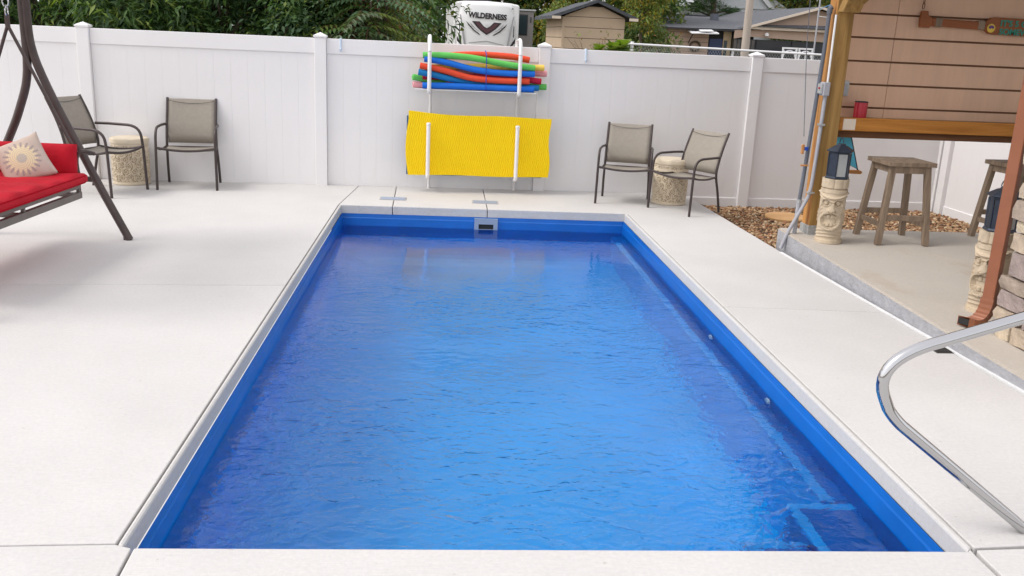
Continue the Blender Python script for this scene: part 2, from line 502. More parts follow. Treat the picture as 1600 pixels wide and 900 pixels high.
# coping strips
lt0, lt1 = PL(XL, YF), PL(XL, YN)
slab([(left_groove(YF) + .003, lt0[1] - .004), (lt0[0], lt0[1] - .004), (lt1[0], lt1[1]), (left_groove(-7.517) + .003, -7.516)], 'coping', name='coping', bev=.011)
rt0, rt1 = PL(XR, YF), PL(XR, YN)
slab([(rt0[0], rt0[1] - .002), (right_groove(rt0[1]) - .003, rt0[1] - .001), (right_groove(-7.64) - .003, -7.641), (rt1[0], rt1[1])], 'coping', name='coping', bev=.010)
# bed under the joints
jb = MB()
def ring(z, big, small):
    for k in range(4):
        a, b = k, (k + 1) % 4
        jb.add([(*big[a], z), (*big[b], z), (*small[b], z), (*small[a], z)], [(0, 1, 2, 3)])
ring(-.035, [(-9, -13), (4.165, -13), (4.165, -.02), (-9, -.02)], [PL(XL - .012, YN - .012), PL(XR + .012, YN - .012), PL(XR + .012, YF + .012), PL(XL - .012, YF + .012)])
jb.build('joint_bed', MT['subbase'], deck)
# white expansion strip along the patio slab
tag(MB().box(-.012, .012, -2.95, 1.65, -.03, .004).build('expansion_strip', MT['strip'], deck, loc=(4.193, -4.62, 0), rot=(0, 0, R(.95))))

# ------------------------------------------------------------------ swimming pool
pool = thing('swimming_pool', 'rectangular in-ground pool with deep blue shell in the pale concrete deck', 'pool', (0, 0, 0), PA)
sh = MB()
x0, x1, y0, y1, D = XL + .004, XR - .004, YN + .004, YF - .004, -1.42
LIP = -.082
def quad(a, b, c, d, mi=0): sh.add([a, b, c, d], [(0, 1, 2, 3)], mi)
r = .38
# walls with a rounded foot, then the floor
def wallstrip(p, q, inx, iny):
    prof = [(0, LIP), (.003, -.118), (.007, -.128), (.009, -.24), (.012, -.62), (.016, D + r)] + [(.016 + r * (1 - math.cos(t)), D + r - r * math.sin(t)) for t in [PI / 12 * k for k in range(1, 7)]]
    for (o0, z0), (o1, z1) in zip(prof, prof[1:]):
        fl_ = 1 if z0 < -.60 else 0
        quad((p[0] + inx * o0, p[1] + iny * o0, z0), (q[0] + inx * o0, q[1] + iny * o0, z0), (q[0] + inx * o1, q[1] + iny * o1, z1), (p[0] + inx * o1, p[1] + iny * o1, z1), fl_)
wallstrip((x0, y0), (x0, y1), 1, 0)
wallstrip((x1, y1), (x1, y0), -1, 0)
wallstrip((x0, y1), (x1, y1), 0, -1)
wallstrip((x1, y0), (x0, y0), 0, 1)
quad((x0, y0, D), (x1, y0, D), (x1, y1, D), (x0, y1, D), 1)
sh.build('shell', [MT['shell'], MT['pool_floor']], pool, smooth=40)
# ledge along the right wall and the corner steps, each with its edge highlight painted as a paler nosing strip
lz = -.36
lw = .125
MB().box(x1 - lw + .004, x1 - .006, y0 + .85, y1 - .006, D + .01, lz - .071).build('ledge_base', MT['pool_floor'], pool)
MB().box(x1 - lw, x1 - .006, y0 + .85, y1 - .006, lz - .07, lz).build('ledge', MT['shell'], pool, bevel=.012)
MB().box(x1 - lw - .016, x1 - lw + .045, y0 + .85, y1 - .30, lz - .03, lz + .004).build('ledge_nosing', MT['nosing'], pool, bevel=.006)
for k, (wx, ya, yb, z) in enumerate(((.30, y0 + .006, y0 + .845, -.385), (.56, y0 + .006, y0 + .62, -.50), (.86, y0 + .006, y0 + .42, -.64))):
    px = [.006, .302, .562][k]
    MB().box(x1 - wx, x1 - px, ya, yb, D + .01, z).build('step', MT['shell'], pool, bevel=.012)
    MB().box(x1 - wx - .006, x1 - px, yb - .045, yb + .006, z - .03, z + .004).build('step_nosing', MT['nosing'], pool, bevel=.005)
    MB().box(x1 - wx - .006, x1 - wx + .045, ya, yb - .047, z - .03, z + .0045).build('step_nosing', MT['nosing'], pool, bevel=.005)
# skimmer mouth in the far wall
sk = MB()
sx0, sx1, sz0, sz1 = 1.685, 1.92, -.228, -.092
sk.box(sx0, sx1, y1 - .026, y1 - .004, sz1 - .058, sz1)
sk.box(sx0, sx1, y1 - .026, y1 - .004, sz0, sz0 + .028)
sk.box(sx0, sx0 + .042, y1 - .026, y1 - .004, sz0 + .028, sz1 - .058)
sk.box(sx1 - .042, sx1, y1 - .026, y1 - .004, sz0 + .028, sz1 - .058)
so = sk.build('skimmer', MT['skimmer'], pool)
MB().box(sx0 + .042, sx1 - .042, y1 - .016, y1 - .006, sz0 + .028, sz1 - .058).build('skimmer_mouth', MT['inside_dark'], so)
for (yy, zz) in ((-4.47, -.27), (-5.60, -.27)):
    MB().lathe([(.036, 0), (.036, .006), (.028, .012), (.016, .012), (.014, .004)], 20).build('return_fitting', MT['white_paint'], pool, loc=(x1 - .016, yy, zz), rot=(0, R(-90), 0))

for c_ in pool.children_recursive:                 # same taper for everything in the pool frame
    L_ = c_.location
    if c_.name.startswith('return_fitting'): c_.location.x = tap(L_.x, L_.y); continue
    for v in c_.data.vertices: v.co.x = tap(v.co.x, v.co.y)
# water: clear, tinted, mirror at low angles, wind ripples
wm = bpy.data.materials.new('pool_water')
wm.use_nodes = True
n, l = wm.node_tree.nodes, wm.node_tree.links
n.remove(n['Principled BSDF'])
tc = n.new('ShaderNodeTexCoord')
def wnoise(scale, st, det, dist=0.0, rot=0.0):
    mp = n.new('ShaderNodeMapping'); mp.inputs['Scale'].default_value = st; mp.inputs['Rotation'].default_value = (0, 0, rot)
    l.new(tc.outputs['Object'], mp.inputs['Vector'])
    z = n.new('ShaderNodeTexNoise'); z.inputs['Scale'].default_value = scale; z.inputs['Detail'].default_value = det
    z.inputs['Roughness'].default_value = .5; z.inputs['Distortion'].default_value = dist
    l.new(mp.outputs[0], z.inputs['Vector']); return z.outputs['Fac']
def wmath(op, a, b):
    x = n.new('ShaderNodeMath'); x.operation = op
    for i, v in enumerate((a, b)):
        if isinstance(v, (int, float)): x.inputs[i].default_value = v
        else: l.new(v, x.inputs[i])
    return x.outputs[0]
h = wmath('MULTIPLY', wnoise(7.0, (.8, 1.25, 1), 2, .9), .85)
h = wmath('ADD', h, wmath('MULTIPLY', wnoise(16, (.85, 1.2, 1), 2, .6, .5), .48))
h = wmath('ADD', h, wmath('MULTIPLY', wnoise(34, (1, 1.1, 1), 2, .3, .9), .15))
h = wmath('ADD', h, wmath('MULTIPLY', wnoise(2.2, (1, 1, 1), 2, .3), 1.3))
patch = wnoise(.62, (1, 1, 1), 2)                       # gusts: calm and ruffled areas
pr = n.new('ShaderNodeMapRange'); pr.inputs['From Min'].default_value = .35; pr.inputs['From Max'].default_value = .65
pr.inputs['To Min'].default_value = .35; pr.inputs['To Max'].default_value = 1.7
l.new(patch, pr.inputs['Value'])
sep = n.new('ShaderNodeSeparateXYZ'); l.new(tc.outputs['Object'], sep.inputs[0])
shel = n.new('ShaderNodeMapRange'); shel.inputs['From Min'].default_value = -4.9; shel.inputs['From Max'].default_value = -2.7   # sheltered, calmer under the fence
shel.inputs['To Min'].default_value = 1.0; shel.inputs['To Max'].default_value = .17
l.new(sep.outputs[1], shel.inputs['Value'])
h = wmath('MULTIPLY', wmath('MULTIPLY', h, pr.outputs[0]), shel.outputs[0])
bp = n.new('ShaderNodeBump'); bp.inputs['Strength'].default_value = 1.0; bp.inputs['Distance'].default_value = .0150
l.new(h, bp.inputs['Height'])
fr = n.new('ShaderNodeFresnel'); fr.inputs['IOR'].default_value = 1.42
l.new(bp.outputs[0], fr.inputs['Normal'])
gl = n.new('ShaderNodeBsdfGlossy'); gl.inputs['Roughness'].default_value = .0
l.new(bp.outputs[0], gl.inputs['Normal'])
rf = n.new('ShaderNodeBsdfRefraction'); rf.inputs['Color'].default_value = (.84, .97, 1.0, 1); rf.inputs['IOR'].default_value = 1.333; l.new(bp.outputs[0], rf.inputs['Normal'])
mx = n.new('ShaderNodeMixShader')
l.new(fr.outputs[0], mx.inputs[0]); l.new(rf.outputs[0], mx.inputs[1]); l.new(gl.outputs[0], mx.inputs[2])
l.new(mx.outputs[0], n['Material Output'].inputs[0])
w = MB()
NX, NY = 60, 130
rw = random.Random(3)
for j in range(NY + 1):
    for i in range(NX + 1):
        X = x0 + .014 + (x1 - x0 - .028) * i / NX; Y = y0 + .014 + (y1 - y0 - .028) * j / NY
        w.v.append((*PL(X, Y), WATER_Z + .0035 * math.sin(5.1 * Y + 1.7 * math.sin(1.9 * X)) * math.sin(2.3 * X + .6 * Y)))
for j in range(NY):
    for i in range(NX):
        a = j * (NX + 1) + i
        w.f.append((a, a + 1, a + NX + 2, a + NX + 1)); w.m.append(0)
wo = w.build('water', wm, smooth=180)
if wo.data.polygons[0].normal.z < 0: wo.data.flip_normals()
tag(wo, kind='structure')

# ------------------------------------------------------------------ deck lids and drain
for (cx, cy, side) in ((.805, -.815, 'left'), (1.765, -.895, 'right')):
    o = thing('skimmer_lid', 'grey rectangular cover set in the far deck, %s one of two' % side, 'cover', (cx, cy, 0), R(-4), group='deck covers behind the pool')
    MB().box(-.138, .138, -.085, .085, -.01, .005).build('frame', MT['lid_grey'], o, bevel=.002)
    MB().box(-.125, .125, -.073, .073, .005, .008).build('lid', MT['skimmer'], o, bevel=.001)
dr = thing('floor_drain', 'dark square drain grate in the deck beside the patio step', 'drain', (4.135, -5.49, 0))
MB().box(-.052, .052, -.070, .070, -.005, .004).build('frame', MT['grate'], dr, bevel=.002)
bar = MB().box(-.004, .004, -.06, .06, .004, .009).build('bar', MT['grate'], dr, loc=(-.04, 0, 0))
for k in range(1, 6): twin(bar, dr, (-.04 + .016 * k, 0, 0))

# ------------------------------------------------------------------ white vinyl fence
SP, FH = 2.44, 1.587
def fence(t, x_start, bays, boards, zb, last_len=None, cut=None):
    """a run along local +x: post, then bays of boards between rails"""
    ps = .127
    post = MB().box(-ps / 2, ps / 2, -ps / 2, ps / 2, zb, FH + .008)
    cap = MB()
    c = .071
    cap.box(-c, c, -c, c, FH + .008, FH + .030)
    cap.add([(-c + .004, -c + .004, FH + .030), (c - .004, -c + .004, FH + .030), (c - .004, c - .004, FH + .030), (-c + .004, c - .004, FH + .030), (0, 0, FH + .062)],
            [(0, 1, 4), (1, 2, 4), (2, 3, 4), (3, 0, 4)])
    trail = MB().box(ps / 2 + .001, SP - ps / 2 - .001, -.024, .024, FH - .16, FH)
    brail = MB().box(ps / 2 + .001, SP - ps / 2 - .001, -.024, .024, zb + .02, zb + .160)
    bw = (SP - ps - .004) / boards
    bo = MB().box(.0002, bw - .0002, -.011, .011, zb + .15, FH - .15)
    P0 = C0 = T0 = B0 = O0 = None
    for k in range(bays + 1):
        X = x_start + k * SP
        if P0 is None:
            P0 = post.build('post', MT['vinyl'], t, loc=(X, 0, 0), bevel=.006)
            C0 = cap.build('cap', MT['vinyl'], P0, bevel=.002)
        else:
            p = twin(P0, t, (X, 0, 0)); twin(C0, p)
        if k == bays: break
        if T0 is None:
            T0 = trail.build('top_rail', MT['vinyl'], t, loc=(X, 0, 0), bevel=.005)
            B0 = brail.build('bottom_rail', MT['vinyl'], t, loc=(X, 0, 0), bevel=.005)
            O0 = bo.build('board', MT['vinyl'], t, loc=(X + ps / 2 + .002, 0, 0), bevel=.0006, seg=1)
            rest = range(1, boards)
        else:
            twin(T0, t, (X, 0, 0)); twin(B0, t, (X, 0, 0)); rest = range(boards)
        for b in rest:
            twin(O0, t, (X + ps / 2 + .002 + b * bw, 0, 0))
fb = thing('vinyl_fence', 'long white vinyl privacy fence of vertical boards across the back of the pool', 'fence', (-3 * SP, 0, 0))
fence(fb, 0, 7, 13, -.19)
fs_ = thing('vinyl_fence', 'white vinyl fence running toward the camera behind the bar stools', 'fence', (4 * SP - 2.44 + .0, -.16, 0), R(-90))
fence(fs_, 0, 3, 13, -.19)
for (x, lab) in ((.215, 'left'), (2.905, 'right')):
    o = MB()
    o.tube([(0, .030, FH - .08), (0, .030, FH + .006), (0, -.030, FH + .006), (0, -.031, FH - .10), (0, -.052, FH - .125), (0, -.060, FH - .10)], .011, 6)
    tag(o.build('fence_hook', MT['clear_hook'], loc=(x, 0, 0)), 'small pale plastic hook over the fence top, %s of the pool noodles' % lab, 'hook', 'hooks over the fence rail')

# ------------------------------------------------------------------ noodle rack of white pipe
rk = thing('pipe_rack', 'white pipe rack on the fence holding pool noodles and foam mats', 'rack', (1.66, -.06, 0))
def rk_b(mb, name, m='pvc', sm=40): return rel(mb, (1.66, -.06, 0)).build(name, MT[m], rk, smooth=sm)
for xx in (1.168, 2.135):
    rk_b(MB().tube([(xx + .022, -.062, .0), (xx + .022, -.062, 1.09)], .0165, 12), 'upright')
    up = [(xx, -.35, 1.08), (xx, -.36, 1.12), (xx, -.36, 1.62)]
    rk_b(MB().tube([(xx, -.055, 1.085), (xx, -.33, 1.085)], .0165, 12), 'arm')
    rk_b(MB().tube(arc((xx, -.325, 1.083), (xx, -.362, 1.083), (xx, -.362, 1.12), 5) + [(xx, -.362, 1.50)], .021, 12), 'front_pipe')
    rk_b(MB().tube([(xx, -.362, 1.502), (xx, -.345, 1.58)] + arc((xx, -.335, 1.60), (xx, -.30, 1.66), (xx, -.23, 1.66), 4) + [(xx, .03, 1.645), (xx, .035, 1.50)], .0195, 12), 'hanger')
    rk_b(MB().tube([(xx, -.055, .165), (xx, -.345, .165)], .0165, 12), 'arm')
    rk_b(MB().tube(arc((xx, -.35, .163), (xx, -.385, .163), (xx, -.385, .20), 5) + [(xx, -.385, .735)], .021, 12), 'front_pipe')
    rk_b(MB().lathe([(.021, .735), (.024, .737), (.024, .755), (.015, .762)], 14, (xx, -.385)), 'pipe_cap')
rk_b(MB().box(1.02, 2.33, -.335, -.10, 1.104, 1.112), 'shelf', 'pvc', None)

# noodles: each one lies on the shelf
def noodle(pts, col, label, r=.033):
    m = MT.get('noodle_' + col[0])
    if m is None:
        m = MT['noodle_' + col[0]] = mat('foam_' + col[0], col[1], .7, var=.05, vscale=8, bump=.25, bscale=220, bdist=.002, spec=.25)
    base = Vector(pts[len(pts) // 2])
    path = spline(pts, 7)
    mb = MB()
    n_ = 16
    mb.tube(path, r, n_, cap=False)
    # hollow ends
    for end, nxt in ((path[0], path[1]), (path[-1], path[-2])):
        t = (Vector(nxt) - Vector(end)).normalized()
        ref = Vector((0, 0, 1)); u = t.cross(ref).normalized(); w_ = t.cross(u)
        ringv = []
        for rr, dd in ((r, 0), (r * .93, -.004), (.011, -.004), (.010, .05)):
            for k in range(n_):
                A = 2 * PI * k / n_
                ringv.append(Vector(end) + u * (math.cos(A) * rr) + w_ * (math.sin(A) * rr) + t * dd)
        fs = []
        for i in range(3):
            for k in range(n_):
                fs.append((i * n_ + k, i * n_ + (k + 1) % n_, (i + 1) * n_ + (k + 1) % n_, (i + 1) * n_ + k))
        fs.append(tuple(3 * n_ + k for k in range(n_)))
        mb.add(ringv, fs)
    o = rel(mb, base).build('pool_noodle', m, loc=base, smooth=50)
    return tag(o, label, 'pool noodle', 'foam pool noodles on the rack')
BLU = ('blue', (.012, .15, .62)); RED = ('coral', (.72, .075, .030)); GRN = ('green', (.12, .50, .10))
YEL = ('yellow', (.80, .55, .10)); PNK = ('pink', (.75, .33, .34)); CRI = ('crimson', (.50, .012, .045)); TEA = ('teal', (.01, .17, .42))
YN_ = -.300
noodle([(1.10, YN_, 1.147), (1.40, YN_ - .004, 1.152), (1.75, YN_, 1.152), (2.30, YN_, 1.150)], BLU, 'blue noodle at the bottom front, straight, lying on the shelf')
noodle([(1.055, YN_ + .003, 1.285), (1.20, YN_, 1.265), (1.40, -.285, 1.225), (1.62, -.25, 1.195), (1.95, -.235, 1.170), (2.36, -.235, 1.160)], TEA, 'darker blue noodle sloping from the left end behind the front ones')
noodle([(1.07, YN_, 1.352), (1.30, YN_ - .002, 1.318), (1.60, YN_ - .002, 1.248), (1.90, YN_, 1.228), (2.245, YN_, 1.232)], RED, 'coral red noodle sagging across the front middle')
noodle([(1.115, YN_, 1.425), (1.35, YN_, 1.396), (1.65, YN_, 1.333), (1.95, YN_, 1.308), (2.30, YN_, 1.312)], BLU, 'blue noodle in the front just under the green one')
noodle([(1.10, YN_ + .01, 1.462), (1.36, YN_ + .004, 1.468), (1.64, YN_, 1.452), (1.98, YN_, 1.402), (2.30, YN_ + .005, 1.372)], GRN, 'green noodle arching over the top of the front stack')
noodle([(1.18, -.225, 1.440), (1.50, -.222, 1.480), (1.77, -.222, 1.490), (2.05, -.222, 1.482), (2.245, -.222, 1.455)], RED, 'coral red noodle on top at the back, right end above the others')
noodle([(1.12, -.215, 1.330), (1.60, -.212, 1.36), (2.0, -.215, 1.370), (2.41, -.225, 1.378)], YEL, 'yellow noodle whose end shows at the upper right')
noodle([(1.15, -.160, 1.30), (1.60, -.160, 1.31), (2.0, -.160, 1.315), (2.45, -.170, 1.315)], PNK, 'pale pink noodle poking out at the right')
noodle([(1.10, -.215, 1.235), (1.60, -.21, 1.25), (2.05, -.215, 1.255), (2.385, -.225, 1.232)], CRI, 'crimson noodle ending below the pink one at the right')
noodle([(.995, -.225, 1.228), (1.30, -.16, 1.185), (1.80, -.155, 1.165), (2.455, -.160, 1.172)], GRN, 'green noodle low at the back, both ends poking out')
noodle([(1.00, -.225, 1.150), (1.30, -.175, 1.146), (1.60, -.16, 1.235), (2.0, -.150, 1.245), (2.30, -.12, 1.245)], PNK, 'pale pink noodle at the lower left, mostly hidden')
cd = MB().tube([(1.777, -.345, 1.118), (1.772, -.345, 1.49), (1.770, -.30, 1.51), (1.770, -.19, 1.535), (1.770, -.118, 1.40), (1.775, -.115, 1.12)], .0045, 6, closed=True)
tag(rel(cd, (1.775, -.345, 1.118)).build('tie_cord', MT['bluecord'], loc=(1.775, -.345, 1.118)), 'thin blue cord tied round the bundle of noodles', 'cord')

# foam mats: thick, slightly bowed sheet with wavy pressed lines
def foam_mat(x0, x1, z0, z1, yc, th, m, name, label, waves=True, sag=.012):
    mb = MB()
    NXm, NZm = (300, 64) if waves else (40, 20)
    def front(i, j):
        u, v = i / NXm, j / NZm
        x = x0 + (x1 - x0) * u
        e = math.sin(PI * u)
        zb_, zt_ = z0 - .004 * math.sin(7 * u), z1 - .024 * u - .012 * math.sin(PI * u) + .03 * max(0, .12 - u)
        z = zb_ + (zt_ - zb_) * v
        # rounded corners
        c = .045
        du, dv = min(u, 1 - u) * (x1 - x0), min(v, 1 - v) * (z1 - z0)
        y = yc - sag * math.sin(PI * v) * (1 - .5 * e) + .02 * (u - .5) ** 2
        if waves:
            x += -.030 * (1 - u) ** 8 * math.sin(PI * min(1, v * 1.15)) + .012 * u ** 8 * math.sin(2.4 * PI * v)
            z += .007 * math.sin(9 * u + 2) * (2 * v - 1)
        return x, y, z
    va = []
    for j in range(NZm + 1):
        for i in range(NXm + 1):
            x, y, z = front(i, j)
            if waves and 0 < i < NXm and 0 < j < NZm:
                ph = 2 * PI * (z / .062 + .33 * math.sin(2 * PI * x / .030 + 0) * .0) 
                g_ = math.sin(2 * PI * (x / .0245 + .34 * math.sin(2 * PI * z / .095)))
                y -= .0034 * g_
            va.append((x, y, z))
    nF = len(va)
    for j in range(NZm + 1):
        for i in range(NXm + 1):
            x, y, z = front(i, j); va.append((x, y + th, z))
    fs = []
    W_ = NXm + 1
    for j in range(NZm):
        for i in range(NXm):
            a = j * W_ + i
            fs.append((a, a + 1, a + W_ + 1, a + W_))
            fs.append((nF + a, nF + a + W_, nF + a + W_ + 1, nF + a + 1))
    for i in range(NXm):
        fs.append((i, nF + i, nF + i + 1, i + 1)); a = NZm * W_ + i; fs.append((a, a + 1, nF + a + 1, nF + a))
    for j in range(NZm):
        a = j * W_; fs.append((a, a + W_, nF + a + W_, nF + a)); a = j * W_ + NXm; fs.append((a, nF + a, nF + a + W_, a + W_))
    mb.add(va, fs)
    b = ((x0 + x1) / 2, yc, z0)
    return tag(rel(mb, b).build(name, m, loc=b, smooth=35), label, 'foam mat')
foam_mat(.955, 2.505, .190, .868, -.325, .032, MT['yellow'], 'foam_mat', 'large yellow foam float mat with wavy ribs in the lower rack')
foam_mat(.936, 2.44, .182, .815, -.262, .028, MT['bluefoam'], 'foam_mat', 'dark blue foam mat behind the yellow mat, only its left edge showing', False)

# ------------------------------------------------------------------ patio chairs
slingm = mat('taupe_sling_mesh', (.31, .278, .235), .85, var=.05, vscale=30, bump=.25, bscale=300, bdist=.001, spec=.2)
def make_chair():
    t = thing('patio_chair', '', 'chair')
    fm = MT['brown_metal']
    back = {}
    for s in (-1, 1):
        fl = [(s * .292, -.285, 0), (s * .288, -.268, .40), (s * .287, -.258, .50)] + arc((s * .287, -.255, .52), (s * .286, -.24, .615), (s * .285, -.12, .622), 6) + [(s * .280, .08, .624), (s * .262, .215, .622)]
        MB().tube(fl, .0135, 10, flat=1.0).build('arm_leg', fm, t, smooth=50)
        bl = spline([(s * .262, .285, 0), (s * .258, .235, .22), (s * .250, .190, .40), (s * .248, .200, .52), (s * .246, .262, .70), (s * .245, .350, .885)], 5)
        MB().tube(bl, .0135, 10).build('back_post', fm, t, smooth=50)
        sr = spline([(s * .282, -.266, .425), (s * .268, -.15, .398), (s * .262, .02, .388), (s * .252, .180, .402)], 5)
        MB().tube(sr, .011, 8).build('seat_rail', fm, t, smooth=50)
    MB().tube(spline([(-.286, -.268, .425), (-.14, -.274, .404), (0, -.276, .397), (.14, -.274, .404), (.286, -.268, .425)], 4), .0125, 8).build('front_bar', fm, t, smooth=50)
    MB().tube([(-.25, .190, .39), (.25, .190, .39)], .010, 8).build('rear_bar', fm, t, smooth=50)
    def sheet(rows, th, name):
        mb = MB(); nn = len(rows[0]); vs = [p for r_ in rows for p in r_]
        fs = [(i * nn + k, i * nn + k + 1, (i + 1) * nn + k + 1, (i + 1) * nn + k) for i in range(len(rows) - 1) for k in range(nn - 1)]
        mb.add(vs, fs)
        o = mb.build(name, slingm, t, smooth=60)
        md = o.modifiers.new('thickness', 'SOLIDIFY'); md.thickness = th; md.offset = 0
        return o
    rows = []
    for (y, z) in [(-.262, .412), (-.20, .398), (-.10, .384), (0, .380), (.10, .384), (.175, .398)]:
        rows.append([(x, y, z - .012 * (1 - (x / .255) ** 2)) for x in [-.255 + .51 * k / 10 for k in range(11)]])
    sheet(rows, .004, 'seat_sling')
    rows = []
    for (y, z) in [(.196, .43), (.200, .52), (.228, .62), (.262, .70), (.307, .80), (.340, .868), (.345, .876)]:
        rows.append([(x, y + .020 * (1 - (x / .235) ** 2), z) for x in [-.235 + .47 * k / 10 for k in range(11)]])
    bs = sheet(rows, .004, 'back_sling')
    # hem seam sagging across the top of the back
    MB().tube([(x, .325 - .012 + .018 * (1 - (x / .23) ** 2), .862 - .030 * (1 - (x / .23) ** 2)) for x in [-.228 + .456 * k / 14 for k in range(15)]], .0022, 5).build('seam', MT['dark'], bs)
    return t
ch = make_chair()
spots = [((-2.11, -.79), 71, 'sling patio chair facing right, partly behind the red swing'),
         ((-1.345, -.345), 4, 'sling patio chair standing square to the fence, right of the left drum stool'),
         ((3.31, -.62), -17, 'sling patio chair against the fence, nearest the pool corner on the right'),
         ((3.87, -1.06), -57, 'sling patio chair turned left, at the edge of the gravel bed')]
for c_ in ch.children_recursive: c_.data.transform(Matrix.Diagonal((1, .90, 1, 1)))
for i, ((x, y), a, lab) in enumerate(spots):
    o = ch if i == 0 else copy_tree(ch)
    o.scale = [(1, 1.2, 1.05), (1.02, 1, 1.02), (.97, 1, .93), (.97, 1, .93)][i]
    o.location = (x, y, 0); o.rotation_euler = (0, 0, R(a)); tag(o, lab, 'chair', 'taupe sling patio chairs by the fence')

# ------------------------------------------------------------------ cream drum stools with scroll relief
def make_drum():
    t = thing('drum_stool', '', 'garden stool')
    NT, NZd, H, r0 = 190, 74, .49, .186
    body = MB()
    def spiral(th, z):
        # staggered cells, a scroll in each
        cw = 2 * PI / 14; chh = .060
        row = math.floor(z / chh)
        a = th / cw + .5 * (row % 2)
        cx = (a - math.floor(a) - .5) * cw * r0; cz = z - (row + .5) * chh
        rr = math.hypot(cx, cz); an = math.atan2(cz, cx) * (1 if (row + math.floor(a)) % 2 else -1)
        if rr > .039: return 1.0
        return math.cos(2 * PI * rr / .0185 - an)
    vs, fs, ms, dp = [], [], [], []
    for j in range(NZd + 1):
        z = .02 + (H - .075) * j / NZd
        for k in range(NT):
            th = 2 * PI * k / NT
            bul = .006 * math.sin(PI * j / NZd)
            band = j < 3 or j > NZd - 4 or abs(z - .375) < .010
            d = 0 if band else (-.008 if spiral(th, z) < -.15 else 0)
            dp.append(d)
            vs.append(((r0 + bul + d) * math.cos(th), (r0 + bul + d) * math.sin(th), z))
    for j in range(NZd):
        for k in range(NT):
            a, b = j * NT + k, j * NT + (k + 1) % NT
            fs.append((a, b, b + NT, a + NT)); ms.append(1 if min(dp[a], dp[b], dp[a + NT], dp[b + NT]) < -.004 and (dp[a] + dp[b] + dp[a + NT] + dp[b + NT]) < -.02 else 0)  # sunken faces get the painted shade colour
    body.v, body.f, body.m = vs, fs, ms
    body.build('drum', [MT['cream'], MT['recess_shade']], t, smooth=35)
    MB().lathe([(.170, 0), (.190, .003), (.192, .018), (.187, .022)], 48).build('foot_ring', MT['cream'], t, smooth=40)
    MB().lathe([(.186, H - .056), (.196, H - .052), (.198, H - .018), (.190, H - .004), (.165, H + .002), (.0, H + .003)], 48).build('top', MT['cream'], t, smooth=40)
    return t
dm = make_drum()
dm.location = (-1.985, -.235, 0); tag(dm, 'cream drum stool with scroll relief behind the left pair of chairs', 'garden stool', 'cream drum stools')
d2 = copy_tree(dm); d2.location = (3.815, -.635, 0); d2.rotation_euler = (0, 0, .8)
tag(d2, 'cream drum stool with scroll relief between the right pair of chairs', 'garden stool', 'cream drum stools')

# ------------------------------------------------------------------ swing seat
sw = thing('garden_swing', 'brown steel swing seat with bright red cushions at the left edge', 'swing', (-1.89, -2.9, 0), R(-5.7))
sm_ = MT['swing_metal']
front = spline([(.0, 0, 2.06), (0.004, 0, 1.78), (.015, 0, 1.47), (.110, 0, 1.17), (.312, 0, .72), (.474, 0, .37), (.655, 0, 0)], 6)
rear = spline([(-.022, 0, 2.06), (-.025, 0, 1.78), (-.030, 0, 1.29), (-.115, 0, 1.0), (-.235, 0, .74), (-.43, 0, .36), (-.62, 0, 0)], 6)
for yy in (0, -2.2):
    MB().tube([p + Vector((0, yy, 0)) for p in front], .031, 10).build('leg', sm_, sw, smooth=50)
    MB().tube([p + Vector((0, yy, 0)) for p in rear], .031, 10).build('leg', sm_, sw, smooth=50)
    MB().box(-.36, .40, yy - .016, yy + .016, .455, .495).build('cross_brace', sm_, sw, bevel=.004)
    MB().tube([(.61, yy, .0), (.668, yy, .0), (.668, yy, .016), (.61, yy, .02)], .014, 8).build('foot', MT['dark'], sw)
MB().tube([(-.01, .06, 2.06), (-.01, -2.26, 2.06)], .032, 12).build('top_bar', sm_, sw, smooth=50)
cn = MB()
for k in range(2):
    cn.add([(-.45, .0, 2.13), (.36, .0, 2.13), (.36, -2.2, 2.13), (-.45, -2.2, 2.13), (-.03, -.05, 2.24), (-.03, -2.15, 2.24),
            (-.45, .0, 2.12), (.36, .0, 2.12), (.36, -2.2, 2.12), (-.45, -2.2, 2.12)],
           [(0, 1, 4), (1, 2, 5, 4), (2, 3, 5), (3, 0, 4, 5), (6, 9, 8, 7), (0, 6, 7, 1), (1, 7, 8, 2), (2, 8, 9, 3), (3, 9, 6, 0)]); break
cn.build('canopy', MT['swing_rail'], sw)
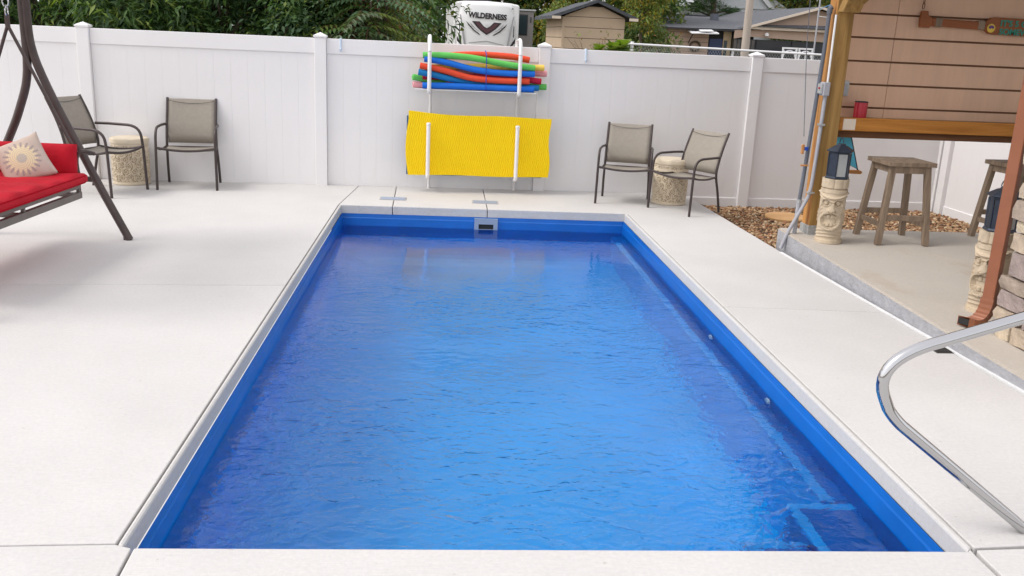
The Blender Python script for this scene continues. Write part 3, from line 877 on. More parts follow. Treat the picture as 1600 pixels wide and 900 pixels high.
# seat frame, hung on V straps
yA, yB = -.27, -1.95
fx_, bx_ = .415, -.18
sf = MB().box(fx_ - .022, fx_ + .018, yB, yA, .375, .425)
sf.build('seat_rail', MT['swing_rail'], sw, bevel=.004)
MB().box(bx_ - .02, bx_ + .02, yB, yA, .375, .425).build('seat_rail', MT['swing_rail'], sw, bevel=.004)
MB().box(fx_ - .014, fx_ + .012, yB, yA, .450, .478).build('seat_rail', MT['swing_rail'], sw, bevel=.004)
for yy in (yA - .02, (yA + yB) / 2, yB + .02):
    MB().box(bx_ + .021, fx_ - .023, yy - .014, yy + .014, .385, .418).build('seat_slat', MT['swing_rail'], sw, bevel=.003)
    MB().box(fx_ - .012, fx_ + .010, yy - .012, yy + .012, .426, .449).build('spacer', MT['swing_rail'], sw)
for yy in (yA + .03, yB - .03):
    hk = (-.02, yy, 1.615)
    MB().tube([hk, (.37, yy, .77), (.40, yy, .52), (.40, yy, .40)], .0125, 8).build('hanger_bar', sm_, sw, smooth=50)
    MB().tube([hk, (-.30, yy, .90), (-.42, yy, .60)], .0125, 8).build('hanger_bar', sm_, sw, smooth=50)
    MB().box(-.034, -.004, yy - .012, yy + .012, 1.60, 1.69).build('hanger_plate', sm_, sw, bevel=.004)
    ch_ = MB()
    ch_.tube([(-.02 + .022 * math.cos(a), yy, 1.775 + .030 * math.sin(a)) for a in [2 * PI * k / 14 for k in range(14)]], .006, 6, closed=True)
    ch_.tube([(-.018, yy + .020 * math.cos(a), 1.715 + .036 * math.sin(a)) for a in [2 * PI * k / 14 for k in range(14)]], .006, 6, closed=True)
    ch_.build('spring_hook', MT['steel'], sw, smooth=50)
    MB().tube([(-.016, yy, 1.80), (-.012, yy, 2.05)], .014, 8).build('hanger_strap', sm_, sw)
# arm loop at the far end
ar = spline([(.425, yA + .02, .50), (.405, yA + .02, .56), (.400, yA + .02, .66), (.425, yA + .02, .715), (.465, yA + .04, .722), (.50, yA + .10, .70)], 5)
MB().tube(ar, .016, 8).build('arm_loop', sm_, sw, smooth=50)
def cushion(x0, x1, y0, y1, z0, z1, name, parent, m, n_=(18, 26), puff=.02, wob=.006, seed=1):
    mb = MB(); rr = random.Random(seed)
    NX_, NY_ = n_
    ph = [rr.uniform(0, 6) for _ in range(6)]
    def pt(i, j, top):
        u, v = i / NX_, j / NY_
        x, y = x0 + (x1 - x0) * u, y0 + (y1 - y0) * v
        e = min(u * (x1 - x0), (1 - u) * (x1 - x0), v * (y1 - y0), (1 - v) * (y1 - y0))
        k = min(1, e / .05); k = math.sqrt(max(0, 1 - (1 - k) ** 2))
        wv = wob * (math.sin(19 * x + ph[0] + 2 * math.sin(7 * y)) + math.sin(23 * y + ph[1])) * k
        mid = (z0 + z1) / 2
        hh = (z1 - z0) / 2
        return (x, y, mid + (1 if top else -1) * (hh * (.45 + .55 * k) + puff * k * math.sin(PI * u) * math.sin(PI * v) * (1 if top else .2)) + (wv if top else 0))
    W_ = NX_ + 1
    vs = [pt(i, j, True) for j in range(NY_ + 1) for i in range(W_)] + [pt(i, j, False) for j in range(NY_ + 1) for i in range(W_)]
    nF = W_ * (NY_ + 1); fs = []
    for j in range(NY_):
        for i in range(NX_):
            a = j * W_ + i
            fs.append((a, a + 1, a + W_ + 1, a + W_)); fs.append((nF + a, nF + a + W_, nF + a + W_ + 1, nF + a + 1))
    for i in range(NX_):
        fs.append((i, nF + i, nF + i + 1, i + 1)); a = NY_ * W_ + i; fs.append((a, a + 1, nF + a + 1, nF + a))
    for j in range(NY_):
        a = j * W_; fs.append((a, a + W_, nF + a + W_, nF + a)); a += NX_; fs.append((a, nF + a, nF + a + W_, a + W_))
    mb.add(vs, fs)
    return mb.build(name, m, parent, smooth=60)
cushion(-.20, .475, -1.97, -.255, .482, .570, 'seat_cushion', sw, MT['red_fabric'], n_=(44, 120), puff=.014, wob=.0055)
for (zz, nm_) in ((.548, 'piping'), (.503, 'piping')):
    MB().tube([(-.19, -.262, zz), (.455, -.262, zz), (.472, -.280, zz), (.472, -1.95, zz), (.455, -1.966, zz), (-.19, -1.966, zz)], .0055, 6).build(nm_, MT['red_piping'], bpy.data.objects['seat_cushion'], smooth=50)
end = cushion(-.29, .415, -.12, .12, -.04, .04, 'end_cushion', sw, MT['red_fabric'], n_=(24, 12), puff=.012, wob=.004, seed=4)
end.location = (0, -.285, .66); end.rotation_euler = (R(82), 0, 0)
bk = cushion(-.2, .2, -1.90, -.30, -.05, .05, 'back_cushion', sw, MT['red_fabric'], n_=(12, 40), seed=6)
bk.location = (-.30, 0, .72); bk.rotation_euler = (0, R(72), 0)

# throw pillow with a printed sun
pm = bpy.data.materials.new('beige_pillow_sun_print'); pm.use_nodes = True
n, l = pm.node_tree.nodes, pm.node_tree.links
b = n['Principled BSDF']; b.inputs['Roughness'].default_value = .9; b.inputs['Specular IOR Level'].default_value = .15
tc = n.new('ShaderNodeTexCoord'); sp = n.new('ShaderNodeSeparateXYZ'); l.new(tc.outputs['Object'], sp.inputs[0])
def pmath(op, a, b_=0.0, c_=None):
    x = n.new('ShaderNodeMath'); x.operation = op
    for i, v in enumerate((a, b_) if c_ is None else (a, b_, c_)):
        if isinstance(v, (int, float)): x.inputs[i].default_value = v
        else: l.new(v, x.inputs[i])
    return x.outputs[0]
px_, py_ = sp.outputs[0], sp.outputs[1]
rad = pmath('SQRT', pmath('ADD', pmath('MULTIPLY', px_, px_), pmath('MULTIPLY', py_, py_)))
ang = pmath('ARCTAN2', py_, px_)
tri = lambda nn, ph: pmath('ABSOLUTE', pmath('SUBTRACT', pmath('FRACT', pmath('ADD', pmath('MULTIPLY', ang, nn / (2 * PI)), ph)), .5))
rays_d = pmath('MULTIPLY', pmath('LESS_THAN', tri(18, 0), .17), pmath('MULTIPLY', pmath('GREATER_THAN', rad, .088), pmath('LESS_THAN', rad, .125)))
rays_y = pmath('MULTIPLY', pmath('LESS_THAN', pmath('ADD', rad, pmath('MULTIPLY', tri(18, .5), .075)), .112), pmath('GREATER_THAN', rad, .034))
lace = pmath('GREATER_THAN', pmath('SINE', pmath('ADD', pmath('MULTIPLY', rad, 420), pmath('MULTIPLY', ang, 9))), -.2)
rays_y = pmath('MULTIPLY', rays_y, pmath('ADD', .45, pmath('MULTIPLY', lace, .5)))
disc = pmath('LESS_THAN', rad, .034)
nz = n.new('ShaderNodeTexNoise'); nz.inputs['Scale'].default_value = 14; l.new(tc.outputs['Object'], nz.inputs['Vector'])
def cmix(f, a, bcol):
    x = n.new('ShaderNodeMix'); x.data_type = 'RGBA'; l.new(f, x.inputs[0])
    if isinstance(a, tuple): x.inputs[6].default_value = (*a, 1)
    else: l.new(a, x.inputs[6])
    x.inputs[7].default_value = (*bcol, 1); return x.outputs[2]
c = cmix(nz.outputs['Fac'], (.52, .41, .345), (.60, .49, .42))
c = cmix(rays_d, c, (.39, .325, .30)); c = cmix(rays_y, c, (.78, .66, .42)); c = cmix(disc, c, (.52, .47, .40))
l.new(c, b.inputs['Base Color'])
pmb = MB(); NP = 28; Wp = NP + 1
def pil(i, j, s):
    u, v = 2 * i / NP - 1, 2 * j / NP - 1
    k = (1 - u ** 2) * (1 - v ** 2)
    pin = 1 - .10 * (1 - abs(u)) * abs(v) ** 2 - 0
    x = .172 * u * (1 - .075 * (1 - v * v) * abs(u)); y = .172 * v * (1 - .075 * (1 - u * u) * abs(v))
    wr = .006 * math.sin(11 * u + 4 * v) * (1 - k) * abs(u * v)
    return (x, y, s * (.075 * max(0, k) ** .42) + wr)
pv = [pil(i, j, 1) for j in range(Wp) for i in range(Wp)]
pb_ = [pil(i, j, -1) for j in range(Wp) for i in range(Wp)]
pf = []
for j in range(NP):
    for i in range(NP):
        a = j * Wp + i
        pf.append((a, a + 1, a + Wp + 1, a + Wp)); a += Wp * Wp; pf.append((a, a + Wp, a + Wp + 1, a + 1))
pmb.add(pv + pb_, pf)
po = pmb.build('throw_pillow', pm, smooth=70)
bm = bmesh.new(); bm.from_mesh(po.data); bmesh.ops.remove_doubles(bm, verts=bm.verts, dist=.0005); bmesh.ops.recalc_face_normals(bm, faces=bm.faces); bm.to_mesh(po.data); bm.free()
po.location = (-1.80, -3.43, .672)
po.rotation_euler = (Matrix.Rotation(R(14), 4, 'Z') @ Matrix.Rotation(R(64), 4, 'X') @ Matrix.Rotation(R(24), 4, 'Z')).to_euler()
tag(po, 'beige throw pillow with a printed sun, leaning on the red swing cushion', 'pillow')

# ------------------------------------------------------------------ patio slab, gravel bed
def slab_z(y): return .160 + (y + 2.68) * .0265
ps_ = MB()
poly = [(4.235, -2.68), (4.213, -5.6), (4.252, -7.55), (9.6, -7.55), (9.6, -2.75), (5.2, -2.70)]
nP = len(poly)
ps_.add([(x, y, -.28) for x, y in poly] + [(x, y, slab_z(y)) for x, y in poly],
        [tuple(range(nP - 1, -1, -1))] + [(k, (k + 1) % nP, nP + (k + 1) % nP, nP + k) for k in range(nP)], 1)
ps_.add([(x, y, slab_z(y)) for x, y in poly], [tuple(range(nP))], 0)
po2 = ps_.build('patio', [MT['patio'], MT['kerb']])
bm = bmesh.new(); bm.from_mesh(po2.data); bmesh.ops.remove_doubles(bm, verts=bm.verts, dist=.0005); bmesh.ops.recalc_face_normals(bm, faces=bm.faces)
bmesh.ops.bevel(bm, geom=[e for e in bm.edges if e.calc_face_angle(0) > .5], offset=.012, segments=2, affect='EDGES'); bm.to_mesh(po2.data); bm.free()
tag(po2, kind='structure')
GZ = -.135
bed = MB().add([(4.18, -.02, GZ - .02), (4.18, -2.70, GZ - .02), (9.6, -2.74, GZ - .02), (9.6, -.02, GZ - .02)], [(0, 1, 2, 3)])
tag(bed.build('gravel_base', mat('gravel_soil', (.10, .065, .04), .95)), kind='structure')
# gravel: individual pebbles in one mesh
rg = np.random.default_rng(11)
def ico():
    bm = bmesh.new(); bmesh.ops.create_icosphere(bm, subdivisions=1, radius=1)
    v = np.array([p.co[:] for p in bm.verts]); f = np.array([[q.index for q in p.verts] for p in bm.faces]); bm.free(); return v, f
iv, if_ = ico()
pts = []
gx, gy = np.meshgrid(np.arange(4.19, 7.30, .030), np.arange(-2.70, -.04, .030))
gp = np.stack([gx.ravel(), gy.ravel()], -1) + rg.uniform(-.013, .013, (gx.size, 2))
keep = ~((gp[:, 0] < 4.20))
keep &= ~((((gp[:, 0] - 5.15) / .25) ** 2 + ((gp[:, 1] + .73) / .27) ** 2 < 1))
gp = gp[keep]
Ng = len(gp)
sc = rg.uniform(.55, 1.35, (Ng, 1)) * np.stack([rg.uniform(.016, .026, Ng), rg.uniform(.011, .019, Ng), rg.uniform(.008, .015, Ng)], -1)
an = rg.uniform(0, PI, Ng); tl = rg.normal(0, .4, Ng)
V = iv[None] * sc[:, None] * rg.uniform(.8, 1.15, (Ng, len(iv), 1))
ca, sa = np.cos(an)[:, None], np.sin(an)[:, None]; ct, st = np.cos(tl)[:, None], np.sin(tl)[:, None]
X, Y_, Z_ = V[..., 0], V[..., 1], V[..., 2]
X, Z_ = X * ct - Z_ * st, X * st + Z_ * ct
X, Y_ = X * ca - Y_ * sa, X * sa + Y_ * ca
V = np.stack([X + gp[:, :1], Y_ + gp[:, 1:], Z_ + GZ - .008 + rg.uniform(0, .020, (Ng, 1))], -1)
def np_mesh(name, verts, faces, ms, mi=None, smooth=False, parent=None, loc=None):
    me = bpy.data.meshes.new(name)
    verts = np.asarray(verts, np.float32).reshape(-1, 3); faces = np.asarray(faces, np.int32)
    k = faces.shape[1]
    me.vertices.add(len(verts)); me.vertices.foreach_set('co', verts.ravel())
    me.loops.add(faces.size); me.loops.foreach_set('vertex_index', faces.ravel())
    me.polygons.add(len(faces)); me.polygons.foreach_set('loop_start', np.arange(0, faces.size, k, dtype=np.int32))
    for m in ms: me.materials.append(m)
    if mi is not None: me.polygons.foreach_set('material_index', np.asarray(mi, np.int32))
    if smooth: me.polygons.foreach_set('use_smooth', np.ones(len(faces), bool))
    me.update(calc_edges=True); me.validate()
    o = bpy.data.objects.new(name, me); COL.objects.link(o)
    if parent is not None: o.parent = parent
    if loc is not None: o.location = loc
    return o
F = (if_[None] + (np.arange(Ng) * len(iv))[:, None, None]).reshape(-1, 3)
pebm = [mat('pebble_%s' % nm, c_, .8, var=.2, vscale=25, spec=.3) for nm, c_ in (('brown', (.26, .15, .08)), ('tan', (.42, .27, .15)), ('rust', (.30, .14, .07)), ('cream', (.55, .42, .28)), ('dark', (.12, .075, .05)))]
mi = np.repeat(rg.choice(5, Ng, p=[.30, .30, .16, .12, .12]), len(if_))
tag(np_mesh('gravel', V, F, pebm, mi, smooth=True), 'bed of brown and tan pebbles between deck and fence', 'gravel', kind='stuff')
sd_ = MB().lathe([(.205, -.02), (.232, -.005), (.235, .022), (.222, .036), (.0, .040)], 48)
tag(sd_.build('stepping_disc', MT['disc'], loc=(5.15, -.73, GZ + .005), smooth=40), 'round orange tan stepping disc lying in the gravel', 'stepping stone')

# ------------------------------------------------------------------ patio shelter: post, brace, beam, roof, siding wall, counter
shl = thing('patio_shelter', 'wooden patio shelter with tan siding wall and bar counter on the right', 'shelter', (4.47, -2.86, .155))
def sh_b(mb, name, m, **k): return rel(mb, (4.47, -2.86, .155)).build(name, m, shl, **k)
pf_ = MB()
pf_.box(4.402, 4.555, -2.935, -2.785, .16, 2.62)
o = sh_b(pf_, 'post', [MT['post'], MT['post_side']], bevel=.008)
for p in o.data.polygons:
    if p.normal.x < -.7: p.material_index = 1
sh_b(MB().box(4.394, 4.563, -2.943, -2.777, .145, .235), 'post_bracket', MT['galv'], bevel=.004)
br = MB(); br.prism_xz([(4.478, 2.00), (4.478, 2.17), (4.90, 2.60), (5.08, 2.60)], -2.93, -2.80)
br.v = [(x + .078, y - .004, z) for x, y, z in br.v]
sh_b(br, 'knee_brace', MT['post'], bevel=.006)
br = MB().add([(4.402, -3.0, 2.02), (4.402, -3.10, 2.02), (4.402, -3.56, 2.60), (4.402, -3.40, 2.60), (4.55, -3.0, 2.02), (4.55, -3.10, 2.02), (4.55, -3.56, 2.60), (4.55, -3.40, 2.60)],
              [(0, 1, 2, 3), (7, 6, 5, 4), (0, 4, 5, 1), (1, 5, 6, 2), (2, 6, 7, 3), (3, 7, 4, 0)])
br.v = [(x + .001, y + .062, z - (.02 if z < 2.3 else .001)) for x, y, z in br.v]
sh_b(br, 'knee_brace', MT['post'], bevel=.006)
sh_b(MB().box(4.37, 4.60, -6.6, -2.5, 2.62, 2.86), 'beam', MT['post'], bevel=.006)
sh_b(MB().box(4.601, 9.6, -2.95, -2.80, 2.62, 2.86), 'beam', MT['counter'], bevel=.006)
rp = MB().add([(4.15, -6.7, 2.87), (9.6, -6.7, 3.5), (9.6, -2.3, 3.5), (4.15, -2.3, 2.87), (4.15, -6.7, 2.97), (9.6, -6.7, 3.6), (9.6, -2.3, 3.6), (4.15, -2.3, 2.97)],
              [(0, 1, 2, 3), (4, 5, 6, 7), (0, 4, 5, 1), (1, 5, 6, 2), (2, 6, 7, 3), (3, 7, 4, 0)])
sh_b(rp, 'roof', MT['shingle'])
# siding: each course a board, dark laps between
WY = -2.66
sh_b(MB().box(4.56, 9.4, WY + .014, WY + .06, 1.05, 2.62), 'siding_backing', MT['siding_gap'])
gr = [1.232, 1.427, 1.622, 1.817, 2.012, 2.207, 2.402, 2.60]
zz = [1.06] + gr
for a_, b_ in zip(zz, zz[1:]):
    for xa, xb in ((4.562, 5.068), (5.072, 7.4), (7.404, 9.4)):
        mb = MB()
        mb.box(xa, xb, WY - .006, WY + .012, a_ + .008, b_ - .008)
        sh_b(mb, 'siding_board', MT['siding'], bevel=.003)
# bar counter
ct = MB().box(4.562, 6.9, -2.86, -2.672, 1.124, 1.152)
sh_b(ct, 'counter_top', MT['counter_top'], bevel=.006)
sh_b(MB().box(4.564, 6.9, -2.905, -2.862, 1.048, 1.158), 'counter_front', MT['counter'], bevel=.008)
sh_b(MB().box(4.566, 6.9, -2.82, -2.70, .985, 1.045), 'counter_apron', MT['dark_wood'], bevel=.004)
sh_b(MB().box(4.60, 4.71, -2.9075, -2.9055, 1.058, 1.150), 'grain_patch', MT['trim'])
sh_b(MB().box(4.58, 4.70, -2.722, -2.668, 1.325, 1.455), 'switch_box', MT['galv'], bevel=.008)
sh_b(MB().box(4.60, 4.68, -2.732, -2.7225, 1.345, 1.435), 'switch_cover', MT['grey_pipe'], bevel=.004)

# conduits and boxes on the post
cdt = thing('electrical_conduit', 'grey electrical conduits with a switch box on the wooden post', 'conduit', (4.36, -2.93, 0))
def cd_b(mb, name, m, **k): return rel(mb, (4.36, -2.93, 0)).build(name, m, cdt, **k)
cd_b(MB().tube([(4.355, -2.90, 2.00), (4.352, -2.90, 1.69), (4.335, -2.90, 1.17), (4.312, -2.90, .60), (4.303, -2.90, .42)], .017, 10), 'dark_pipe', MT['dark_pipe'], smooth=50)
cd_b(MB().tube([(4.303, -2.90, .45), (4.301, -2.88, .02), (4.302, -2.86, -.15)], .019, 10), 'pipe_sleeve', MT['grey_pipe'], smooth=50)
cd_b(MB().tube(spline([(4.388, -2.955, 1.34), (4.378, -2.95, .74), (4.368, -2.94, .52), (4.33, -2.93, .40), (4.24, -2.91, .18), (4.19, -2.90, .02)], 5), .016, 10), 'grey_pipe', MT['grey_pipe'], smooth=50)
cd_b(MB().tube([(4.392, -2.955, 1.44), (4.392, -2.95, 1.98)], .009, 8), 'white_cable', MT['pvc'])
cd_b(MB().box(4.348, 4.400, -3.000, -2.90, 1.335, 1.445), 'switch_box', MT['grey_pipe'], bevel=.006)
cd_b(MB().box(4.330, 4.347, -2.985, -2.915, 1.35, 1.43), 'cover_plate', MT['galv'], bevel=.003)
cd_b(MB().tube([(4.318, -2.96, 1.40), (4.330, -2.96, 1.39)], .008, 6), 'toggle', MT['red_gloss'])
cd_b(MB().box(4.36, 4.41, -2.975, -2.93, 1.09, 1.105), 'strap', MT['galv'])
cd_b(MB().box(4.345, 4.40, -2.97, -2.925, .515, .53), 'strap', MT['galv'])
cd_b(MB().tube([(4.303, -2.90, .425), (4.303, -2.90, .455)], .024, 10), 'coupling', MT['galv'])
cd_b(MB().tube([(4.355, -2.90, 1.985), (4.356, -2.90, 2.03), (4.37, -2.90, 2.04)], .023, 10), 'weather_head', MT['dark_pipe'])
# hanging chime line
wc = thing('hanging_line', 'thin wire with small wooden cleats hanging left of the conduits', 'wire', (4.27, -2.90, .75))
rel(MB().tube([(4.145, -2.9, 2.72), (4.20, -2.9, 1.70), (4.272, -2.9, .99)], .0032, 5), (4.27, -2.9, .75)).build('wire', MT['dark_pipe'], wc)
rel(MB().box(4.255, 4.279, -2.93, -2.91, .845, .925), (4.27, -2.9, .75)).build('wooden_cleat', MT['orange_wood'], wc, bevel=.004)
rel(MB().box(4.262, 4.332, -2.935, -2.92, .742, .757), (4.27, -2.9, .75)).build('wooden_peg', MT['orange_wood'], wc, bevel=.004)
rel(MB().box(4.282, 4.312, -2.932, -2.915, .875, .905), (4.27, -2.9, .75)).build('blue_clip', MT['bluecord'], wc, bevel=.003)

# things on and by the counter
mg = thing('red_cup', 'red cylindrical cup standing on the bar counter', 'cup', (4.80, -2.78, 1.152))
MB().lathe([(.050, 0), (.054, .004), (.054, .125), (.052, .132)], 28).build('body', MT['red_gloss'], mg, smooth=40)
MB().lathe([(.053, .130), (.055, .132), (.055, .140), (.045, .140), (.044, .120)], 28).build('rim', MT['dark'], mg, smooth=40)

oar = thing('wooden_oar', 'red brown wooden oar sign with green lettering hung on the siding', 'oar', (5.8, -2.70, 1.96))
def oar_b(pts, name, m, y0=-.014, y1=.014, bev=.005):
    mb = MB(); mb.prism_xz(pts, y0, y1); return mb.build(name, m, oar, bevel=bev)
S_ = -.0115
oz = lambda x, z: (x, z + S_ * x)
oar_b([oz(-.545, -.045), oz(-.46, -.045), oz(-.435, -.020), oz(-.435, .035), oz(-.48, .055), oz(-.485, .090), oz(-.545, .090), oz(-.55, .02)], 'grip', MT['oar_wood'])
oar_b([oz(-.434, -.027), oz(.045, -.036), oz(.045, .030), oz(-.434, .036)], 'shaft', MT['oar_wood'])
oar_b([oz(.046, -.038), oz(.085, -.062), oz(.125, -.066), oz(1.05, -.070), oz(1.10, -.045), oz(1.10, .055), oz(1.05, .078), oz(.125, .074), oz(.085, .066), oz(.046, .034)], 'blade', MT['oar_wood'])
for xx in (-.41, -.02):
    oar_b([oz(xx, -.034), oz(xx + .06, -.034), oz(xx + .06, .040), oz(xx, .040)], 'wrap', MT['stool_wood'], -.018, .018, .004)
gm = mat('green_lettering', (.01, .22, .16), .5)
text_mesh('lettering', "IT'S 5 O'CLOCK", .068, gm, oar, (.175, -.0175, .026 + S_ * .175), (R(90), 0, 0), .0015, 1.1, bold=.0022, align='LEFT')
text_mesh('lettering', 'SOMEWHERE', .068, gm, oar, (.175, -.0175, -.043 + S_ * .175), (R(90), 0, 0), .0015, 1.1, bold=.0022, align='LEFT')
em = MB(); em.lathe([(.036, 0), (.036, .004), (.0, .004)], 24)
em.build('emblem', mat('emblem_yellow', (.72, .50, .05), .5), oar, loc=(.098, -.0145, -.018), rot=(R(90), 0, 0))
em = MB(); em.prism([(-.026, .002), (-.018, .020), (.0, .024), (.020, .018), (.026, .002), (.012, -.006), (.004, .003), (-.008, -.008)], .0045, .0065)
em.build('emblem_mark', mat('emblem_purple', (.10, .03, .16), .5), oar, loc=(.098, -.0145, -.018), rot=(R(90), 0, 0))
cc = thing('hanging_chain', 'short brown chain hanging in front of the siding above the oar', 'chain', (5.268, -2.70, 2.07))
for k in range(9):
    lk = MB().tube([((.010 * math.cos(a) if k % 2 == 0 else 0), (0 if k % 2 == 0 else .010 * math.cos(a)), .026 * math.sin(a)) for a in [2 * PI * q_ / 10 for q_ in range(10)]], .0035, 5, closed=True)
    lk.build('link', MT['dark_wood'], cc, loc=(0, 0, .026 + .040 * k))

sb = thing('sailboat_ornament', 'light blue sailboat ornament hanging behind the black lantern', 'ornament', (4.80, -2.62, .66))
mb = MB(); mb.prism_xz([(-.155, .34), (.015, .345), (.125, .035), (.03, .075), (-.15, .055)], -.004, .004); mb.build('sail', MT['sail'], sb)
mb = MB(); mb.tube([(.018, 0, .35), (.13, 0, .03)], .007, 6); mb.tube([(-.15, 0, .055), (.03, 0, .078), (.128, 0, .035)], .004, 6); mb.tube([(-.155, 0, .34), (.018, 0, .348)], .005, 6); mb.build('sail_edging', MT['lantern'], sb)
mb = MB(); mb.prism_xz([(-.17, .0), (.16, -.012), (.175, .008), (.155, .022), (-.17, .028)], -.02, .02); mb.build('hull', MT['orange_wood'], sb, bevel=.005)
mb = MB(); mb.tube([(.13, 0, .03), (.15, 0, .012)], .006, 6); mb.tube([(-.07, 0, .345), (-.07, .0, .42)], .002, 5); mb.build('line', MT['dark'], sb)

# ------------------------------------------------------------------ bar stools
def make_stool():
    t = thing('bar_stool', '', 'stool')
    m = MT['stool_wood']
    tp = MB()
    for k in range(4):
        pass
    xs = [-.205 + .41 * k / 4 for k in range(5)]
    for a_, b_ in zip(xs, xs[1:]):
        MB().box(a_ + .0008, b_ - .0008, -.20, .20, .655, .69).build('seat_plank', m, t, bevel=.003)
    for s in (-1, 1):
        MB().box(-.165, .165, s * .158 - .011, s * .158 + .011, .595, .654).build('apron', m, t, bevel=.003)
        MB().box(s * .158 - .0105, s * .158 + .0105, -.146, .146, .597, .652).build('apron', m, t, bevel=.003)
    for sx in (-1, 1):
        for sy in (-1, 1):
            a = .024
            T = (sx * .150, sy * .150); Bt = (sx * .210, sy * .200)
            vs = [(Bt[0] + dx * a, Bt[1] + dy * a, 0) for dx, dy in ((-1, -1), (1, -1), (1, 1), (-1, 1))] + [(T[0] + dx * a, T[1] + dy * a, .655) for dx, dy in ((-1, -1), (1, -1), (1, 1), (-1, 1))]
            MB().add(vs, [(3, 2, 1, 0), (4, 5, 6, 7), (0, 1, 5, 4), (1, 2, 6, 5), (2, 3, 7, 6), (3, 0, 4, 7)]).build('leg', m, t, bevel=.004)
    def lx(z): return .21 - .06 * z / .655
    def ly(z): return .20 - .05 * z / .655
    for s in (-1, 1):
        z = .225; MB().box(-lx(z), lx(z), s * ly(z) - .012, s * ly(z) + .012, z - .022, z + .022).build('stretcher', m, t, bevel=.003)
        z = .165; MB().box(s * lx(z) - .012, s * lx(z) + .012, -ly(z), ly(z), z - .022, z + .022).build('stretcher', m, t, bevel=.003)
    return t
st0 = make_stool()
st0.location = (5.085, -3.065, slab_z(-3.065)); st0.rotation_euler = (0, 0, R(-1)); tag(st0, 'weathered wooden bar stool in full view beside the tiki statue', 'stool', 'wooden bar stools under the counter')
st1 = copy_tree(st0); st1.location = (6.20, -3.02, slab_z(-3.02)); st1.rotation_euler = (0, 0, R(6))
tag(st1, 'weathered wooden bar stool half hidden by the copper downspout', 'stool', 'wooden bar stools under the counter')

# ------------------------------------------------------------------ tiki statues with lanterns on their heads
def make_tiki():
    NT, NZt, H = 120, 150, .535
    vs, fs = [], []
    def sm(e0, e1, x):
        t = max(0, min(1, (x - e0) / (e1 - e0))); return t * t * (3 - 2 * t)
    def bumpf(x, w): return math.exp(-(x / w) ** 2)
    for j in range(NZt + 1):
        z = H * j / NZt; q_ = z / H
        for k in range(NT):
            th = 2 * PI * k / NT - PI          # front is th = 0
            r_ = .098 + .004 * math.sin(PI * q_)
            if q_ < .055: r_ = .112
            elif q_ < .07: r_ = .100
            a = abs(th)
            # crown with upright plates
            if q_ > .86:
                r_ = .100 + .010 * (abs(math.sin(4.5 * th)) ** .5) - .002
            elif q_ > .845: r_ = .093
            elif .785 < q_ <= .845:                 # head band
                r_ = .106
            # heavy brows
            by = .735 - .05 * math.cos(min(a, 1.5) * 1.6) + .02
            if a < 1.5: r_ += .016 * bumpf(q_ - by, .016) + .010 * bumpf(q_ - by + .05, .012)
            # eyes: almond sockets with a ball
            for s in (-1, 1):
                dx, dz = (th - s * .50) / .34, (q_ - .635 - s * 0) / .050
                d = math.hypot(dx, dz)
                if d < 1: r_ -= .014
                if .95 < d < 1.25: r_ += .006
                if d < .55: r_ += .016
            # nose
            if a < .30 and .50 < q_ < .68:
                r_ += .022 * (1 - (a / .30) ** 2) * sm(.68, .52, q_)
            for s in (-1, 1):
                r_ += .012 * bumpf(th - s * .22, .12) * bumpf(q_ - .52, .025)
            # open mouth, lips, teeth
            d = math.hypot(th / .72, (q_ - .36) / .115)
            if d < 1: r_ -= .020
            if .92 < d < 1.28: r_ += .013
            if d < .9 and (abs(q_ - .425) < .026 or abs(q_ - .295) < .022):
                r_ += .013 * (abs(math.sin(9 * th)) ** .4)
            # cheek and jaw ridges sweeping round
            for o_ in (0, .055, .11):
                cy_ = .44 - .16 * sm(.7, 1.6, a) + .17 - o_ * 1.1
                if a > .78: r_ += .009 * bumpf(q_ - cy_, .014)
            # chin folds
            for zc in (.105, .155, .205):
                r_ += .007 * bumpf(q_ - zc - .03 * math.cos(th * 1.2) + .02, .012)
            # back: carved flutes
            if a > 1.9: r_ += .004 * math.sin(26 * q_ * PI) * sm(1.9, 2.2, a)
            vs.append((r_ * math.cos(th), r_ * math.sin(th), z))
    for j in range(NZt):
        for k in range(NT):
            a, b = j * NT + k, j * NT + (k + 1) % NT
            fs.append((a, b, b + NT, a + NT))
    fs.append(tuple(range(NT - 1, -1, -1))); fs.append(tuple(NZt * NT + k for k in range(NT)))
    mb = MB(); mb.add(vs, fs)
    return mb.build('tiki_statue', MT['tiki'], smooth=45)
tk = make_tiki()
tk.location = (4.475, -3.17, slab_z(-3.17)); tk.rotation_euler = (0, 0, R(-118))
tag(tk, 'carved sandstone tiki statue at the foot of the wooden post', 'statue', 'tiki statues on the patio')
tk2 = tk.copy(); COL.objects.link(tk2); tk2.location = (4.715, -5.0, slab_z(-5.02)); tk2.rotation_euler = (0, 0, R(-150))
tag(tk2, 'carved sandstone tiki statue half hidden behind the copper downspout', 'statue', 'tiki statues on the patio')
lg = bpy.data.materials.new('frosted_pane'); lg.use_nodes = True
b = lg.node_tree.nodes['Principled BSDF']; b.inputs['Base Color'].default_value = (.70, .72, .72, 1); b.inputs['Roughness'].default_value = .15
b.inputs['Transmission Weight'].default_value = .55
